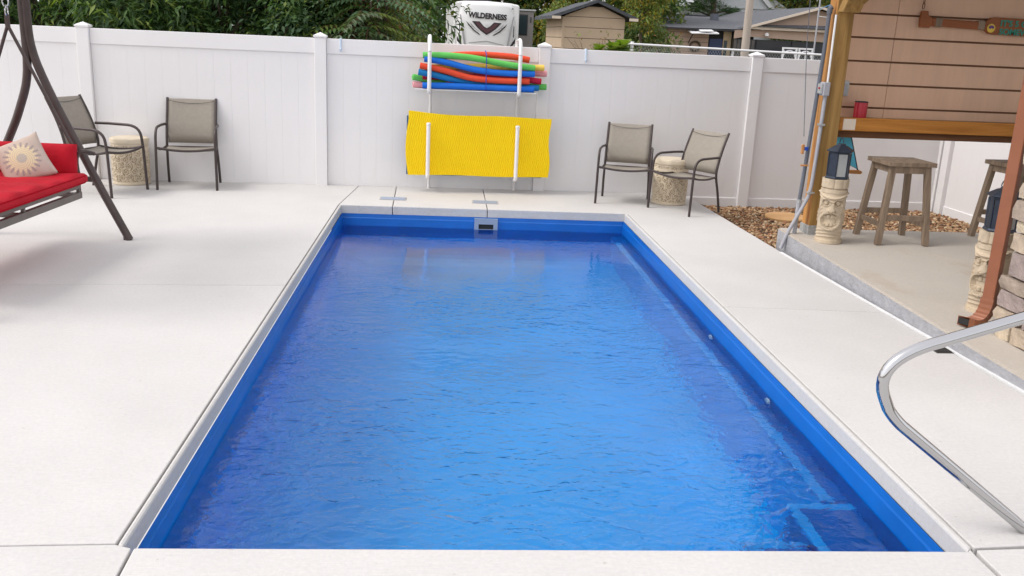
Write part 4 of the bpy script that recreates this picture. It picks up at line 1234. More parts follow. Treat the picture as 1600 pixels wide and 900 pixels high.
def make_lantern():
    t = thing('lantern', '', 'lantern')
    m = MT['lantern']
    n6 = 6
    def hexa(r, z, off=0): return [(r * math.cos(2 * PI * k / n6 + off), r * math.sin(2 * PI * k / n6 + off), z) for k in range(n6)]
    def loft(rings, name, mm, parent=t, bev=.002):
        mb = MB(); vs = [p for r_ in rings for p in r_]
        fs = [(i * n6 + k, i * n6 + (k + 1) % n6, (i + 1) * n6 + (k + 1) % n6, (i + 1) * n6 + k) for i in range(len(rings) - 1) for k in range(n6)]
        fs += [tuple(range(n6 - 1, -1, -1)), tuple((len(rings) - 1) * n6 + k for k in range(n6))]
        mb.add(vs, fs); return mb.build(name, mm, parent, bevel=bev, seg=1)
    loft([hexa(.100, 0), hexa(.102, .008), hexa(.094, .022)], 'base', m)
    loft([hexa(.112, .222), hexa(.116, .230), hexa(.055, .268), hexa(.040, .272), hexa(.036, .284)], 'roof', m)
    loft([hexa(.094, .206), hexa(.096, .221)], 'top_ring', m)
    for k in range(n6):
        A = 2 * PI * k / n6
        x, y = .088 * math.cos(A), .088 * math.sin(A)
        MB().tube([(x * .98, y * .98, .020), (x * 1.03, y * 1.03, .208)], .0075, 6).build('corner_bar', m, t)
        B_ = A + PI / n6; rr = .088 * math.cos(PI / n6)
        mm = lg if k % 3 == 1 else MT['lantern']
        mx_ = Matrix.Translation((rr * math.cos(B_), rr * math.sin(B_), 0)) @ Matrix.Rotation(B_, 4, 'Z')
        w_ = .036
        MB().box(-.0015, .0015, -w_, w_, .023, .205, 0, mx_).build('pane', mm, t)
    MB().tube([(0, .045 * math.cos(a), .282 + .050 * math.sin(a)) for a in [PI * k / 12 for k in range(13)]], .0035, 6).build('handle', m, t, smooth=50)
    return t
ln = make_lantern()
ln.location = (4.482, -3.17, slab_z(-3.17) + .535); ln.rotation_euler = (0, 0, R(-6)); tag(ln, 'blue black metal lantern on the head of the left tiki statue', 'lantern', 'lanterns on tiki heads')
l2 = copy_tree(ln); l2.location = (4.72, -5.0, slab_z(-5.02) + .535); l2.rotation_euler = (0, 0, R(14)); tag(l2, 'blue black metal lantern behind the copper downspout', 'lantern', 'lanterns on tiki heads')

# ------------------------------------------------------------------ stone pillar and copper downspout
pl = thing('stone_pillar', 'pillar of mixed taupe and cream stones at the right edge of the patio', 'pillar', (4.75, -5.9, .08))
def pl_b(mb, name, m, **k): return rel(mb, (4.75, -5.9, .08)).build(name, m, pl, **k)
PX, PY1, PY0 = 4.535, -5.475, -6.40
pl_b(MB().box(PX, PX + .62, PY0, PY1, .0, 1.30), 'core', MT['mortar'])
rs = random.Random(8)
stones = [MT['stone_a'], MT['stone_a'], MT['stone_c'], MT['stone_c'], MT['stone_e'], MT['stone_e'], MT['stone_b'], MT['stone_d']]
def stone(cx, cy, cz, hx, hy, hz, mm):
    bm = bmesh.new(); bmesh.ops.create_cube(bm, size=2)
    bmesh.ops.subdivide_edges(bm, edges=bm.edges[:], cuts=1, use_grid_fill=True)
    for v in bm.verts:
        p = v.co
        edge = sum(1 for c_ in p if abs(c_) > .9)
        k = {3: .93, 2: .975, 1: 1.0, 0: 1}[edge]
        v.co = Vector((p.x * hx * (k if edge > 1 else 1.04) + rs.uniform(-.006, .006), p.y * hy * k + rs.uniform(-.006, .006), p.z * hz * k + rs.uniform(-.005, .005)))
    me = bpy.data.meshes.new('stone'); bm.to_mesh(me); bm.free()
    me.materials.append(mm)
    me.polygons.foreach_set('use_smooth', [True] * len(me.polygons)); me.set_sharp_from_angle(angle=R(50))
    o = bpy.data.objects.new('stone', me); COL.objects.link(o); o.parent = pl
    o.location = (cx - 4.75, cy + 5.9, cz - .08)
z = -.005
course = 0
while z < 1.27:
    hgt = [.085, .115, .075, .105, .085, .155, .11, .07, .125, .10, .09, .12][course % 12]
    # face toward the pool
    y = PY1 + rs.uniform(-.005, .045)
    while y > PY0:
        w_ = rs.uniform(.14, .33) * (1.25 if hgt < .1 else 1)
        y2 = max(PY0 - .02, y - w_)
        stone(PX - .004, (y + y2) / 2, z + hgt / 2, .048 + rs.uniform(-.008, .018), (y - y2) / 2 - .004, hgt / 2 - .003, rs.choice(stones))
        y = y2
    # far end and near end
    for yy in (PY1 - .002, PY0 + .002):
        x = PX + .055
        while x < PX + .60:
            x2 = min(PX + .62, x + rs.uniform(.16, .3))
            stone((x + x2) / 2, yy, z + hgt / 2, (x2 - x) / 2 - .007, .04, hgt / 2 - .006, rs.choice(stones)); x = x2
    z += hgt; course += 1
pl_b(MB().box(PX - .07, PX + .69, PY0 - .07, PY1 + .05, 1.285, 1.345), 'cap_stone', MT['stone_b'], bevel=.012)
pl_b(MB().box(PX + .23, PX + .38, -6.0, -5.85, 1.345, 2.62), 'wood_post', MT['post'], bevel=.006)

ds = thing('downspout', 'copper coloured rain downspout with ribbed elbow against the stone pillar', 'downspout', (4.472, -5.38, slab_z(-5.4)))
dl = (4.472, -5.38, slab_z(-5.4))
def rect_sweep(path, hw, hd, side, rib=None):
    """rectangular tube along a path; side = constant width direction"""
    mb = MB(); vs, fs = [], []
    P = [Vector(p) for p in path]; S = Vector(side).normalized()
    for i, p in enumerate(P):
        t = (P[min(i + 1, len(P) - 1)] - P[max(i - 1, 0)]).normalized(); nrm = t.cross(S).normalized()
        k = rib[i] if rib else 1.0
        for a, b_ in ((-1, -1), (1, -1), (1, 1), (-1, 1)):
            vs.append(p + S * (a * hw * k) + nrm * (b_ * hd * k))
    for i in range(len(P) - 1):
        for k in range(4):
            fs.append((i * 4 + k, i * 4 + (k + 1) % 4, (i + 1) * 4 + (k + 1) % 4, (i + 1) * 4 + k))
    mb.add(vs, fs); return mb
zb_ = slab_z(-5.4)
main = [(4.472, -5.385, z) for z in (2.80, 2.0, 1.2, .6, zb_ + .20)]
rel(rect_sweep(main, .036, .027, (.55, -1, 0)), dl).build('pipe', MT['copper'], ds, bevel=.006)
cv = arc((4.472, -5.385, zb_ + .21), (4.469, -5.387, zb_ + .055), (4.392, -5.345, zb_ + .040), 14)
ribs = [1.06 + (.055 if i % 2 else 0) for i in range(len(cv))]
cv2 = [tuple(p) for p in cv] + [(4.367, -5.330, zb_ + .040)]
rel(rect_sweep(cv2, .036, .027, (.55, -1, 0), ribs + [1.06]), dl).build('elbow', MT['copper'], ds)
rel(rect_sweep([(4.375, -5.335, zb_ + .040), (4.3665, -5.3295, zb_ + .040)], .034, .025, (.55, -1, 0)), dl).build('outlet', MT['copper'], ds)
ml = MB().add([(4.3662 + .016, -5.3292 - .029, zb_ + .021), (4.3662 - .016, -5.3292 + .029, zb_ + .021), (4.3662 - .016, -5.3292 + .029, zb_ + .060), (4.3662 + .016, -5.3292 - .029, zb_ + .060)], [(0, 1, 2, 3)])
rel(ml, dl).build('mouth', MT['inside_dark'], ds)

# ------------------------------------------------------------------ stainless handrail by the near corner
hr = thing('pool_handrail', 'polished stainless steel handrail over the near right pool corner', 'handrail', (3.27, -7.55, 0))
path = [(3.62, -7.55, .0), (3.62, -7.55, .62)] + arc((3.62, -7.55, .70), (3.62, -7.55, .97), (3.38, -7.55, .915), 7) + [(3.084, -7.55, .838)] + \
       arc((2.80, -7.55, .748), (2.555, -7.55, .682), (2.618, -7.55, .545), 12) + arc((2.640, -7.55, .500), (2.66, -7.55, .47), (2.70, -7.55, .435), 5) + [(3.215, -7.55, .045)] + arc((3.22, -7.55, .040), (3.30, -7.55, -.02), (3.34, -7.55, -.03), 4)
rel(MB().tube(path, .0215, 20), (3.27, -7.55, 0)).build('tube', MT['steel'], hr, smooth=60)
MB().lathe([(.055, .0), (.055, .008), (.03, .02), (.026, .022)], 24).build('flange', MT['steel'], hr, loc=(.35, 0, 0), smooth=40)
# ------------------------------------------------------------------ travel trailer beyond the fence
rv = thing('travel_trailer', 'white travel trailer with lettering and maroon emblem on its front cap', 'trailer', (3.62, 23, -.3))
def rv_b(mb, name, m, **k): return rel(mb, (3.62, 23, -.3)).build(name, m, rv, **k)
xc = 3.625
def capx(x): return 23.0 + .10 * ((x - xc) / 1.15) ** 4 + .0
outl = [(2.47, .25), (2.47, 2.70), (2.50, 2.77), (2.80, 2.815), (3.625, 2.84), (4.45, 2.80), (4.74, 2.755), (4.775, 2.69), (4.775, .25)]
mb = MB(); mb.prism_xz(outl, 23.06, 30.5); rv_b(mb, 'body', MT['rv_white'], bevel=.05)
# curved front cap
mb = MB(); NXc, NZc = 16, 16; vs = []
for j in range(NZc + 1):
    for i in range(NXc + 1):
        u = 2 * i / NXc - 1; v = j / NZc
        top = 2.80 - .10 * abs(u) ** 6
        z_ = .55 + (top - .55) * v
        wv = 1.05 - .05 * v
        vs.append((xc + wv * u, 22.86 + .18 * abs(u) ** 3.5 + .16 * max(0, v - .62) ** 2 * 4, z_))
fs = [(j * (NXc + 1) + i, j * (NXc + 1) + i + 1, (j + 1) * (NXc + 1) + i + 1, (j + 1) * (NXc + 1) + i) for j in range(NZc) for i in range(NXc)]
mb.add(vs, fs)
nb = len(vs)
o = rv_b(mb, 'front_cap', MT['rv_white'], smooth=60)
md = o.modifiers.new('thickness', 'SOLIDIFY'); md.thickness = .05; md.offset = -1
def flat(poly, name, m, y=22.845, d=.006):
    mb = MB(); mb.prism_xz(poly, y, y + d); return rv_b(mb, name, m)
text_mesh('lettering', 'WILDERNESS', .25, MT['rv_black'], rv, (3.64 - 3.62, 22.838 - 23, 2.325 + .3), (R(90), R(2.2), 0), .003, .92, bold=.012)
ez = lambda pts: [(3.62 + x * 1.05, 1.93 + z - .03 * x) for x, z in pts]
flat(ez([(-.50, .20), (-.24, .205), (-.10, .05), (0, .0), (.10, .05), (.24, .205), (.50, .20), (.30, -.02), (.16, -.13), (0, -.235), (-.16, -.13), (-.30, -.02)]), 'emblem', MT['rv_black'], 22.842)
flat(ez([(-.40, .175), (-.26, .18), (-.11, .02), (0, -.03), (.11, .02), (.26, .18), (.40, .175), (.24, -.02), (0, -.19), (-.24, -.02)]), 'emblem_fill', MT['rv_maroon'], 22.837)
for s in (-1, 1):
    flat(ez([(s * .70, .20), (s * .62, .06), (s * .44, -.12), (s * .26, -.235), (s * .20, -.235), (s * .42, -.085), (s * .57, .07)]), 'swoosh', MT['rv_black'], 22.842)
    flat(ez([(s * .58, .17), (s * .50, .04), (s * .34, -.085), (s * .22, -.15), (s * .36, -.05), (s * .47, .06)]), 'swoosh', MT['rv_silver'], 22.842)
    flat([(xc + s * .955, 2.35), (xc + s * .86, 1.75), (xc + s * .76, 1.15), (xc + s * .69, 1.15), (xc + s * .80, 1.75), (xc + s * .915, 2.35)], 'side_stripe', MT['rv_silver'], 22.875, .02)
    flat([(xc + s * 1.03, 1.62), (xc + s * .86, 1.36), (xc + s * .82, 1.25), (xc + s * 1.03, 1.46)], 'corner_stripe', MT['rv_black'], 22.95, .03)
    mb = MB().tube([(xc + s * .955, 22.93, 1.66), (xc + s * .955, 22.88, 1.68), (xc + s * .955, 22.88, 2.0), (xc + s * .955, 22.93, 2.02)], .016, 6); rv_b(mb, 'grab_handle', MT['dark'])
    mb = MB().box(xc + s * .90 - .025, xc + s * .90 + .025, 22.93, 22.99, 2.60, 2.63); rv_b(mb, 'marker_lamp', MT['dark'])
text_mesh('emblem_letter', 'W', .17, MT['rv_white'], rv, (0.0, 22.834 - 23, 2.04 + .3), (R(90), 0, 0), .003, 1.0, shear=.3, bold=.006)
flat([(xc - .62, 1.42), (xc, 1.50), (xc + .62, 1.38), (xc + .62, 1.355), (xc, 1.475), (xc - .62, 1.395)], 'crease_stripe', MT['rv_silver'], 22.842)
rv_b(MB().box(4.78, 5.47, 24.4, 27.2, .65, 2.60), 'slide_out', MT['rv_grey'], bevel=.03)
rv_b(MB().box(4.76, 5.54, 24.35, 27.25, 2.601, 2.66), 'slide_out_roof', MT['galv'], bevel=.015)
w_ = rv_b(MB().box(4.84, 5.25, 24.37, 24.402, 1.74, 2.48), 'window_frame', MT['dark'], bevel=.012)
rv_b(MB().box(4.88, 5.21, 24.355, 24.368, 1.78, 2.44), 'window_pane', MT['glass_dark'], bevel=.004)
rv_b(MB().box(5.345, 5.375, 24.37, 24.399, 2.20, 2.40), 'latch', MT['dark'])
rv_b(MB().box(3.0, 3.9, 24.5, 25.4, 2.84, 3.05), 'roof_unit', MT['dark'], bevel=.05)

# ------------------------------------------------------------------ garden shed
sd_o = thing('garden_shed', 'beige lap sided shed with a charcoal gable roof', 'shed', (6.09, 16, -.3))
def shd(mb, name, m, **k): return rel(mb, (6.09, 16, -.3)).build(name, m, sd_o, **k)
xl, xr, ye, pk = 5.235, 6.975, 2.31, 2.74
mb = MB(); mb.prism_xz([(xl, -.3), (xr, -.3), (xr, ye), (6.13, pk - .07), (xl, ye)], 16.03, 19.2); shd(mb, 'wall', MT['inside_dark'])
zz_ = [-.3 + .29 * k for k in range(11)]
for a_, b_ in zip(zz_, zz_[1:]):
    def half(z_): return (xl, xr) if z_ <= ye else (xl + (6.13 - xl) * (z_ - ye) / (pk - .07 - ye), xr - (xr - 6.13) * (z_ - ye) / (pk - .07 - ye))
    bt = min(b_ - .014, pk - .09)
    if a_ >= bt: continue
    l0, r0_ = half(a_); l1, r1_ = half(bt)
    pts = [(l0, a_), (r0_, a_)] + ([(xr, ye)] if a_ < ye < bt else []) + [(r1_, bt), (l1, bt)] + ([(xl, ye)] if a_ < ye < bt else [])
    mb = MB(); mb.prism_xz(pts, 15.998, 16.028); shd(mb, 'siding_board', MT['beige_sid'])
    shd(MB().box(xl - .03, xl - .002, 16.03, 19.2, a_, min(b_ - .014, ye)), 'siding_board', MT['beige_sid'])
for s, ex in ((-1, 4.86), (1, 7.30)):
    mb = MB(); ez_ = ye - .06 if s < 0 else ye - .04
    mb.prism_xz([(ex, ez_ - .03), (6.13, pk - .045), (6.13, pk + .04), (ex, ez_ + .06)], 15.78, 19.5); shd(mb, 'roof', MT['shingle_dark'])
    shd(MB().box(min(ex, ex - s * .25), max(ex, ex - s * .25), 15.76, 15.779, ez_ - .03, ez_ + .045), 'eave_trim', MT['trim'])
shd(MB().box(xl - .045, xl + .02, 15.985, 15.997, -.3, ye - .03), 'corner_trim', MT['beige_sid'])

# ------------------------------------------------------------------ neighbour's house
hs = thing('neighbour_house', 'low beige house with grey shingle roofs and a dark screened porch', 'house', (15.5, 30, -.4))
def hb(mb, name, m, **k): return rel(mb, (15.5, 30, -.4)).build(name, m, hs, **k)
hb(MB().box(11.6, 16.0, 30, 39, -.4, 2.40), 'wing_wall', MT['inside_dark'])
for k in range(14):
    hb(MB().box(11.59, 13.95, 29.965, 29.999, -.4 + .2 * k, -.4 + .2 * k + .188), 'siding_board', MT['pink_sid'])
hb(MB().box(14.62, 14.98, 29.97, 29.998, -.4, 2.30), 'cream_wall', MT['cream_sid'])
hb(MB().box(11.50, 11.60, 29.93, 29.999, -.4, 2.36), 'corner_trim', MT['cream_sid'])
hb(MB().box(11.74, 11.80, 29.93, 29.963, -.4, 2.36), 'gutter_pipe', MT['dark_wood'])
d_ = hb(MB().box(14.0, 14.60, 29.96, 29.998, -.4, 1.98), 'door', MT['blue_door'], bevel=.02)
hb(MB().box(14.66, 14.80, 29.94, 29.968, 1.2, 1.92), 'side_window', MT['glass_dark'])
# wing roof (ridge runs along x)
rf = MB().add([(11.35, 29.6, 2.36), (16.2, 29.6, 2.42), (16.2, 34.5, 3.02), (12.2, 34.5, 3.02), (11.35, 39.4, 2.36), (16.2, 39.4, 2.42)],
              [(0, 1, 2, 3), (0, 3, 4), (4, 3, 2, 5), (0, 4, 5, 1)])
hb(rf, 'wing_roof', MT['shingle'])
hb(MB().box(11.35, 15.5, 29.55, 29.60, 2.31, 2.375), 'fascia', MT['dark'])
hb(MB().box(12.25, 15.2, 34.4, 34.6, 3.02, 3.07), 'ridge_cap', MT['shingle_dark'])
for xa, xb, zc in ((12.95, 13.55, 2.225), (13.55, 14.15, 2.235), (13.35, 13.9, 2.32)):
    mb = MB(); mb.add([(xa, 29.2, zc - .09), (xb, 29.2, zc - .07), (xb, 29.95, zc + .05), (xa, 29.95, zc + .03), (xa, 29.2, zc - .05), (xb, 29.2, zc - .03), (xb, 29.95, zc + .09), (xa, 29.95, zc + .07)],
                      [(0, 3, 2, 1), (4, 5, 6, 7), (0, 1, 5, 4), (1, 2, 6, 5), (2, 3, 7, 6), (3, 0, 4, 7)]); hb(mb, 'awning_panel', MT['white_paint'])
hb(MB().tube([(13.02, 29.25, 2.15), (13.03, 29.9, 1.75)], .025, 6), 'awning_bracket', MT['dark'])
wr = MB(); wr.tube([(13.35 + .22 * math.cos(a), 29.90, 1.62 + .20 * math.sin(a)) for a in [2 * PI * k / 14 for k in range(14)]], .045, 6, closed=True); hb(wr, 'wreath', MT['bark'])
# chimney block and hood left
mb = MB(); mb.add([(10.7, 29.4, 1.92), (11.55, 29.4, 2.2), (11.55, 30.6, 2.2), (10.7, 30.6, 1.92), (10.7, 29.4, 2.02), (11.55, 29.4, 2.34), (11.55, 30.6, 2.34), (10.7, 30.6, 2.02)],
                  [(0, 3, 2, 1), (4, 5, 6, 7), (0, 1, 5, 4), (1, 2, 6, 5), (2, 3, 7, 6), (3, 0, 4, 7)]); hb(mb, 'side_hood', MT['trim'])
hb(MB().box(11.05, 11.25, 29.7, 29.9, -.4, 1.93), 'hood_post', MT['cream_sid'])
# porch wing with gable
gx0, gx1, gpk = 15.35, 21.9, (18.62, 3.46)
hb(MB().box(15.0, 21.8, 29.62, 38, -.4, 2.02), 'porch_body', MT['screen'])
for k in range(6):
    hb(MB().box(14.98 + .16 * k, 14.98 + .16 * k + .13, 29.58, 29.615, .2, 1.98), 'porch_curtain', MT['curtain'])
for xx in (15.98, 17.6, 19.2, 20.8):
    hb(MB().box(xx, xx + .05, 29.57, 29.612, -.4, 2.0), 'porch_bar', MT['dark'])
mb = MB(); mb.prism_xz([(14.95, 2.02), (15.5, 2.13), (19.4, 2.02), (21.9, 1.96), (21.9, 2.58), (15.4, 2.40), (14.95, 2.36)], 29.5, 29.6)
hb(mb, 'porch_band', MT['pink_sid'])
hb(MB().box(15.3, 22.0, 29.30, 29.495, 2.44, 2.55), 'porch_fascia', MT['trim'])
mb = MB(); mb.prism_xz([(15.6, 2.56), (21.8, 2.60), (18.62, 3.38)], 29.52, 29.62); hb(mb, 'gable_wall', MT['pink_sid'])
mb = MB(); mb.add([(15.25, 29.25, 2.42), (18.62, 29.25, 3.42), (18.62, 40, 3.42), (15.25, 40, 2.42), (15.25, 29.25, 2.49), (18.62, 29.25, 3.50), (18.62, 40, 3.50), (15.25, 40, 2.49)],
                  [(0, 3, 2, 1), (4, 5, 6, 7), (0, 1, 5, 4), (1, 2, 6, 5), (2, 3, 7, 6), (3, 0, 4, 7)]); hb(mb, 'porch_roof', MT['shingle'])
mb = MB(); mb.add([(22.1, 29.25, 2.52), (18.62, 29.25, 3.421), (18.62, 40, 3.421), (22.1, 40, 2.52), (22.1, 29.25, 2.59), (18.62, 29.25, 3.501), (18.62, 40, 3.501), (22.1, 40, 2.59)],
                  [(0, 3, 2, 1), (4, 5, 6, 7), (0, 1, 5, 4), (1, 2, 6, 5), (2, 3, 7, 6), (3, 0, 4, 7)]); hb(mb, 'porch_roof', MT['shingle'])
mb = MB(); mb.prism_xz([(15.22, 2.40), (18.62, 3.40), (18.62, 3.50), (15.22, 2.50)], 29.18, 29.245); hb(mb, 'barge_board', MT['trim'])
mb = MB(); mb.prism_xz([(22.1, 2.50), (18.62, 3.401), (18.62, 3.501), (22.1, 2.60)], 29.182, 29.246); hb(mb, 'barge_board', MT['trim'])
mb = MB(); mb.add([(15.9, 29.2, 2.56), (22.0, 29.2, 2.56), (22.0, 29.51, 2.70), (18.2, 29.51, 2.68), (15.9, 29.51, 2.60)], [(0, 1, 2, 3, 4)]); 
o = hb(mb, 'skirt_roof', MT['shingle']); md = o.modifiers.new('thickness', 'SOLIDIFY'); md.thickness = .03
mb = MB(); mb.prism_xz([(18.4, 2.60), (22.0, 2.62), (22.0, 3.05), (20.2, 2.86)], 29.44, 29.50); hb(mb, 'skirt_roof', MT['shingle'])
hb(MB().lathe([(.09, 0), (.09, .08), (.04, .14)], 14), 'porch_lamp', MT['white_paint'], loc=(0, 0, 0)).location = (16.35 - 15.5, 29.40 - 30, 2.18 + .4)
bpy.data.objects['porch_lamp'].data.transform(Matrix.Translation((15.5, 30, -.4)))
hb(MB().box(15.02, 15.32, 33.0, 33.4, 2.7, 3.12), 'chimney', MT['dark_pipe'])
# white lattice bench in front of the porch
bn = thing('garden_bench', 'white garden bench with two arched back panels in front of the dark porch', 'bench', (17.5, 28.6, .35))
for s in (-1, 1):
    mb = MB()
    mb.box(s * .36 - .34, s * .36 + .34, -.03, .03, 1.33, 1.40)
    mb.box(s * .36 - .335, s * .36 - .265, -.028, .028, .2, 1.33); mb.box(s * .36 + .265, s * .36 + .335, -.028, .028, .2, 1.33)
    mb.tube([(s * .36 + .27 * math.cos(a), 0, 1.02 + .24 * math.sin(a)) for a in [PI * k / 10 for k in range(11)]], .035, 6)
    for a in (.25, .75):
        mb.tube([(s * .36 + .26 * math.cos(PI * a), 0, 1.02 + .22 * math.sin(PI * a)), (s * .36 + .32 * (1 if a < .5 else -1), 0, 1.34)], .02, 5)
    mb.build('back_panel', MT['white_paint'], bn)
MB().box(-.7, .7, -.42, -.035, .36, .41).build('seat', MT['white_paint'], bn)
for s in (-1, 1): MB().box(s * .64 - .04, s * .64 + .04, -.42, -.36, -.75, .359).build('leg', MT['white_paint'], bn)

# white house further back
wh = thing('white_house', 'white house with grey roof and slanted white gable trim behind the low beige house', 'house', (18, 44, -.4))
def wb(mb, name, m, **k): return rel(mb, (18, 44, -.4)).build(name, m, wh, **k)
wb(MB().box(17.4, 23.0, 44, 52, -.4, 3.9), 'wall', MT['white_sid'])
mb = MB(); mb.prism_xz([(17.0, 3.85), (20.0, 5.8), (23.2, 3.85)], 43.9, 52.2); wb(mb, 'roof', MT['white_sid'])
mb = MB(); mb.prism_xz([(19.8, 5.9), (20.1, 5.9), (22.2, 3.9), (21.9, 3.9)], 43.7, 43.88); wb(mb, 'gable_trim', MT['white_paint'])
mb = MB(); mb.prism_xz([(22.0, 3.6), (25.2, 3.6), (24.9, 4.6), (22.0, 4.75)], 45.5, 50); wb(mb, 'roof', MT['shingle'])
mb = MB(); mb.prism_xz([(24.75, 3.6), (24.95, 3.6), (24.75, 4.65), (24.55, 4.65)], 45.3, 45.48); wb(mb, 'gable_trim', MT['white_paint'])

# ------------------------------------------------------------------ poles, chain-link rail
up = thing('utility_pole', 'weathered pale utility pole rising behind the fence', 'pole', (8.385, 10, -.3))
MB().tube([(0, 0, 0), (-.01, 0, 2.0), (-.03, 0, 7.5)], [.092, .088, .070], 14).build('pole', MT['pole'], up, smooth=60)
MB().tube([(-.03, -.02, 5.4), (4, 3, 5.0), (9, 8, 5.1)], .012, 5).build('wire', MT['dark_pipe'], up)
MB().box(-.7, .65, -.16, -.09, 6.9, 7.0).build('cross_arm', MT['pole'], up)
gp_ = thing('thin_pole', 'thin grey pole with a blue cable clamp in front of the porch', 'pole', (11.75, 14, -.3))
MB().tube([(0, 0, 0), (-.005, 0, 6)], .022, 10).build('pole', MT['grey_pipe'], gp_, smooth=60)
MB().tube([(0, -.05, 3.05), (.65, -.3, 3.36), (1.6, -.6, 3.72)], .012, 6).build('cable', mat('blue_cable', (.08, .25, .45), .5), gp_)
MB().tube([(0, -.05, 2.86), (.65, -.3, 2.80), (1.4, -.6, 2.76)], .008, 6).build('cable', MT['white_paint'], gp_)
cl = thing('chain_link_fence', 'galvanised chain link fence rail showing above the white fence', 'fence', (4.86, 6, -.3))
MB().tube([(-.20, 0, 1.958), (5.4, 0, 1.895)], .018, 8).build('top_rail', MT['white_paint'], cl)
p0 = MB().tube([(0, 0, 0), (0, 0, 1.0)], .028, 8)
po_ = None
for (x, h_, rr) in ((0, 2.0, 1), (1.85, 1.935, .7), (3.22, 1.905, .7)):
    MB().tube([(x, .03, 0), (x, .03, h_)], .028 * rr + .002, 8).build('post', MT['white_paint'], cl, smooth=60)
ms_ = MB()
for k in range(150):
    x = -.2 + k * .05
    if x > 5.3: break
    zt = 1.94 - .0113 * x
    ms_.tube([(x, 0, .9), (x + .10, 0, .95 + .1)], .0018, 3, cap=False) if False else None
    ms_.add([(x, -.004, zt - .6), (x + .004, -.004, zt - .6), (x + .404, -.004, zt), (x + .40, -.004, zt)], [(0, 1, 2, 3)])
    ms_.add([(x + .40, -.008, zt - .6), (x + .404, -.008, zt - .6), (x + .004, -.008, zt), (x, -.008, zt)], [(0, 1, 2, 3)])
o = ms_.build('wire_mesh', MT['galv'], cl); o['kind'] = 'stuff'

# ------------------------------------------------------------------ foliage
def leaf_geo(c, d, nrm, L, Wd, fold=.25):
    """many leaves at once: base c, direction d, face normal nrm (N,3), lengths L, widths Wd -> 6-vertex folded blades"""
    d = d / np.linalg.norm(d, axis=1, keepdims=True)
    s = np.cross(d, nrm); s /= (np.linalg.norm(s, axis=1, keepdims=True) + 1e-9)
    nn = np.cross(s, d)
    L = L[:, None]; Wd = Wd[:, None]
    droop = np.array([0, 0, -1.0])[None]
    b = c
    m1 = c + d * L * .45 + droop * L * .05
    t = c + d * L + droop * L * .22
    l_ = m1 - s * Wd * .5 + nn * Wd * fold
    r_ = m1 + s * Wd * .5 + nn * Wd * fold
    V = np.stack([b, r_, t, l_, m1], 1)
    F = np.array([[0, 1, 4], [1, 2, 4], [0, 4, 3], [4, 2, 3]])
    return V, F
def unit(rng, n_):
    v = rng.normal(size=(n_, 3)); return v / np.linalg.norm(v, axis=1, keepdims=True)
def crown_mesh(name, parent, rng, centres, radii, per, L, ratio, mats_w, up=.25, hang=.2, zmin=None):
    cs, ds, ns, Ls, mi = [], [], [], [], []
    keys = list(mats_w)
    wts = np.array([mats_w[k] for k in keys], float); wts /= wts.sum()
    for c, r_ in zip(centres, radii):
        n_ = int(per * (r_ / np.mean(radii)) ** 2)
        u = unit(rng, n_)
        rad_ = r_ * rng.uniform(.45, 1.05, (n_, 1)) ** .6
        p = c + u * rad_ * np.array([1, 1, .8])
        d = u * .7 + unit(rng, n_) * .7 + np.array([0, 0, up - hang])
        nm = u * .4 + np.array([0, 0, 1.0]) + unit(rng, n_) * .55
        cs.append(p); ds.append(d); ns.append(nm); Ls.append(L * rng.uniform(.6, 1.3, n_))
        cw = wts * rng.uniform(.35, 2.2, len(wts)); cw /= cw.sum()
        mi.append(rng.choice(len(keys), n_, p=cw))
    c = np.concatenate(cs); d = np.concatenate(ds); nm = np.concatenate(ns); LL = np.concatenate(Ls); mi = np.concatenate(mi)
    if zmin is not None:
        k = c[:, 2] > zmin; c, d, nm, LL, mi = c[k], d[k], nm[k], LL[k], mi[k]
    V, F = leaf_geo(c, d, nm, LL, LL * ratio * rng.uniform(.8, 1.2, len(LL)))
    N = len(c)
    FF = (F[None] + (np.arange(N) * 5)[:, None, None]).reshape(-1, 3)
    return np_mesh(name, V, FF, [LEAF[k] for k in keys], np.repeat(mi, 4), parent=parent)
def plant(kind, label, cat, x, y, w, d, z0, z1, seed, mats_w, L=.09, ratio=.38, clumps=34, per=190, group=None, trunk_r=.07, crad=(.22, .45), zmin=None, hang=.2):
    rng = np.random.default_rng(seed)
    t = thing(kind, label, cat, (x, y, -.30), 0, group)
    C = []
    while len(C) < clumps:
        p = rng.uniform(-1, 1, 3)
        rr = np.linalg.norm(p)
        if rr < 1 and rr > .35: C.append(p)
    C = np.array(C) * np.array([w / 2, d / 2, (z1 - z0) / 2]) + np.array([0, 0, (z0 + z1) / 2 + .30])
    rads = rng.uniform(*crad, clumps)
    crown_mesh('crown', t, rng, C, rads, per, L, ratio, mats_w, hang=hang, zmin=zmin)
    tb = MB()
    top = (z0 + z1) / 2 + .3 + (z1 - z0) * .2
    pth = spline([(0, 0, 0), (.04, .02, top * .35), (-.03, .03, top * .7), (.02, 0, top)], 4)
    tb.tube(pth, [trunk_r * (1 - .75 * i / (len(pth) - 1)) for i in range(len(pth))], 8)
    tb.build('trunk', MT['bark'], t, smooth=60)
    lb = MB()
    for k in range(0, clumps, 2):
        c = Vector(C[k]); s_ = pth[int(len(pth) * min(.9, max(.25, .2 + .6 * c.z / (z1 + .3))))] if c.z > 0 else pth[2]
        mid = (s_ + c) * .5 + Vector((0, 0, .08))
        lb.tube([s_, mid, c], [trunk_r * .35, trunk_r * .22, trunk_r * .08], 5)
    lb.build('limb', MT['bark'], t, smooth=60)
    return t
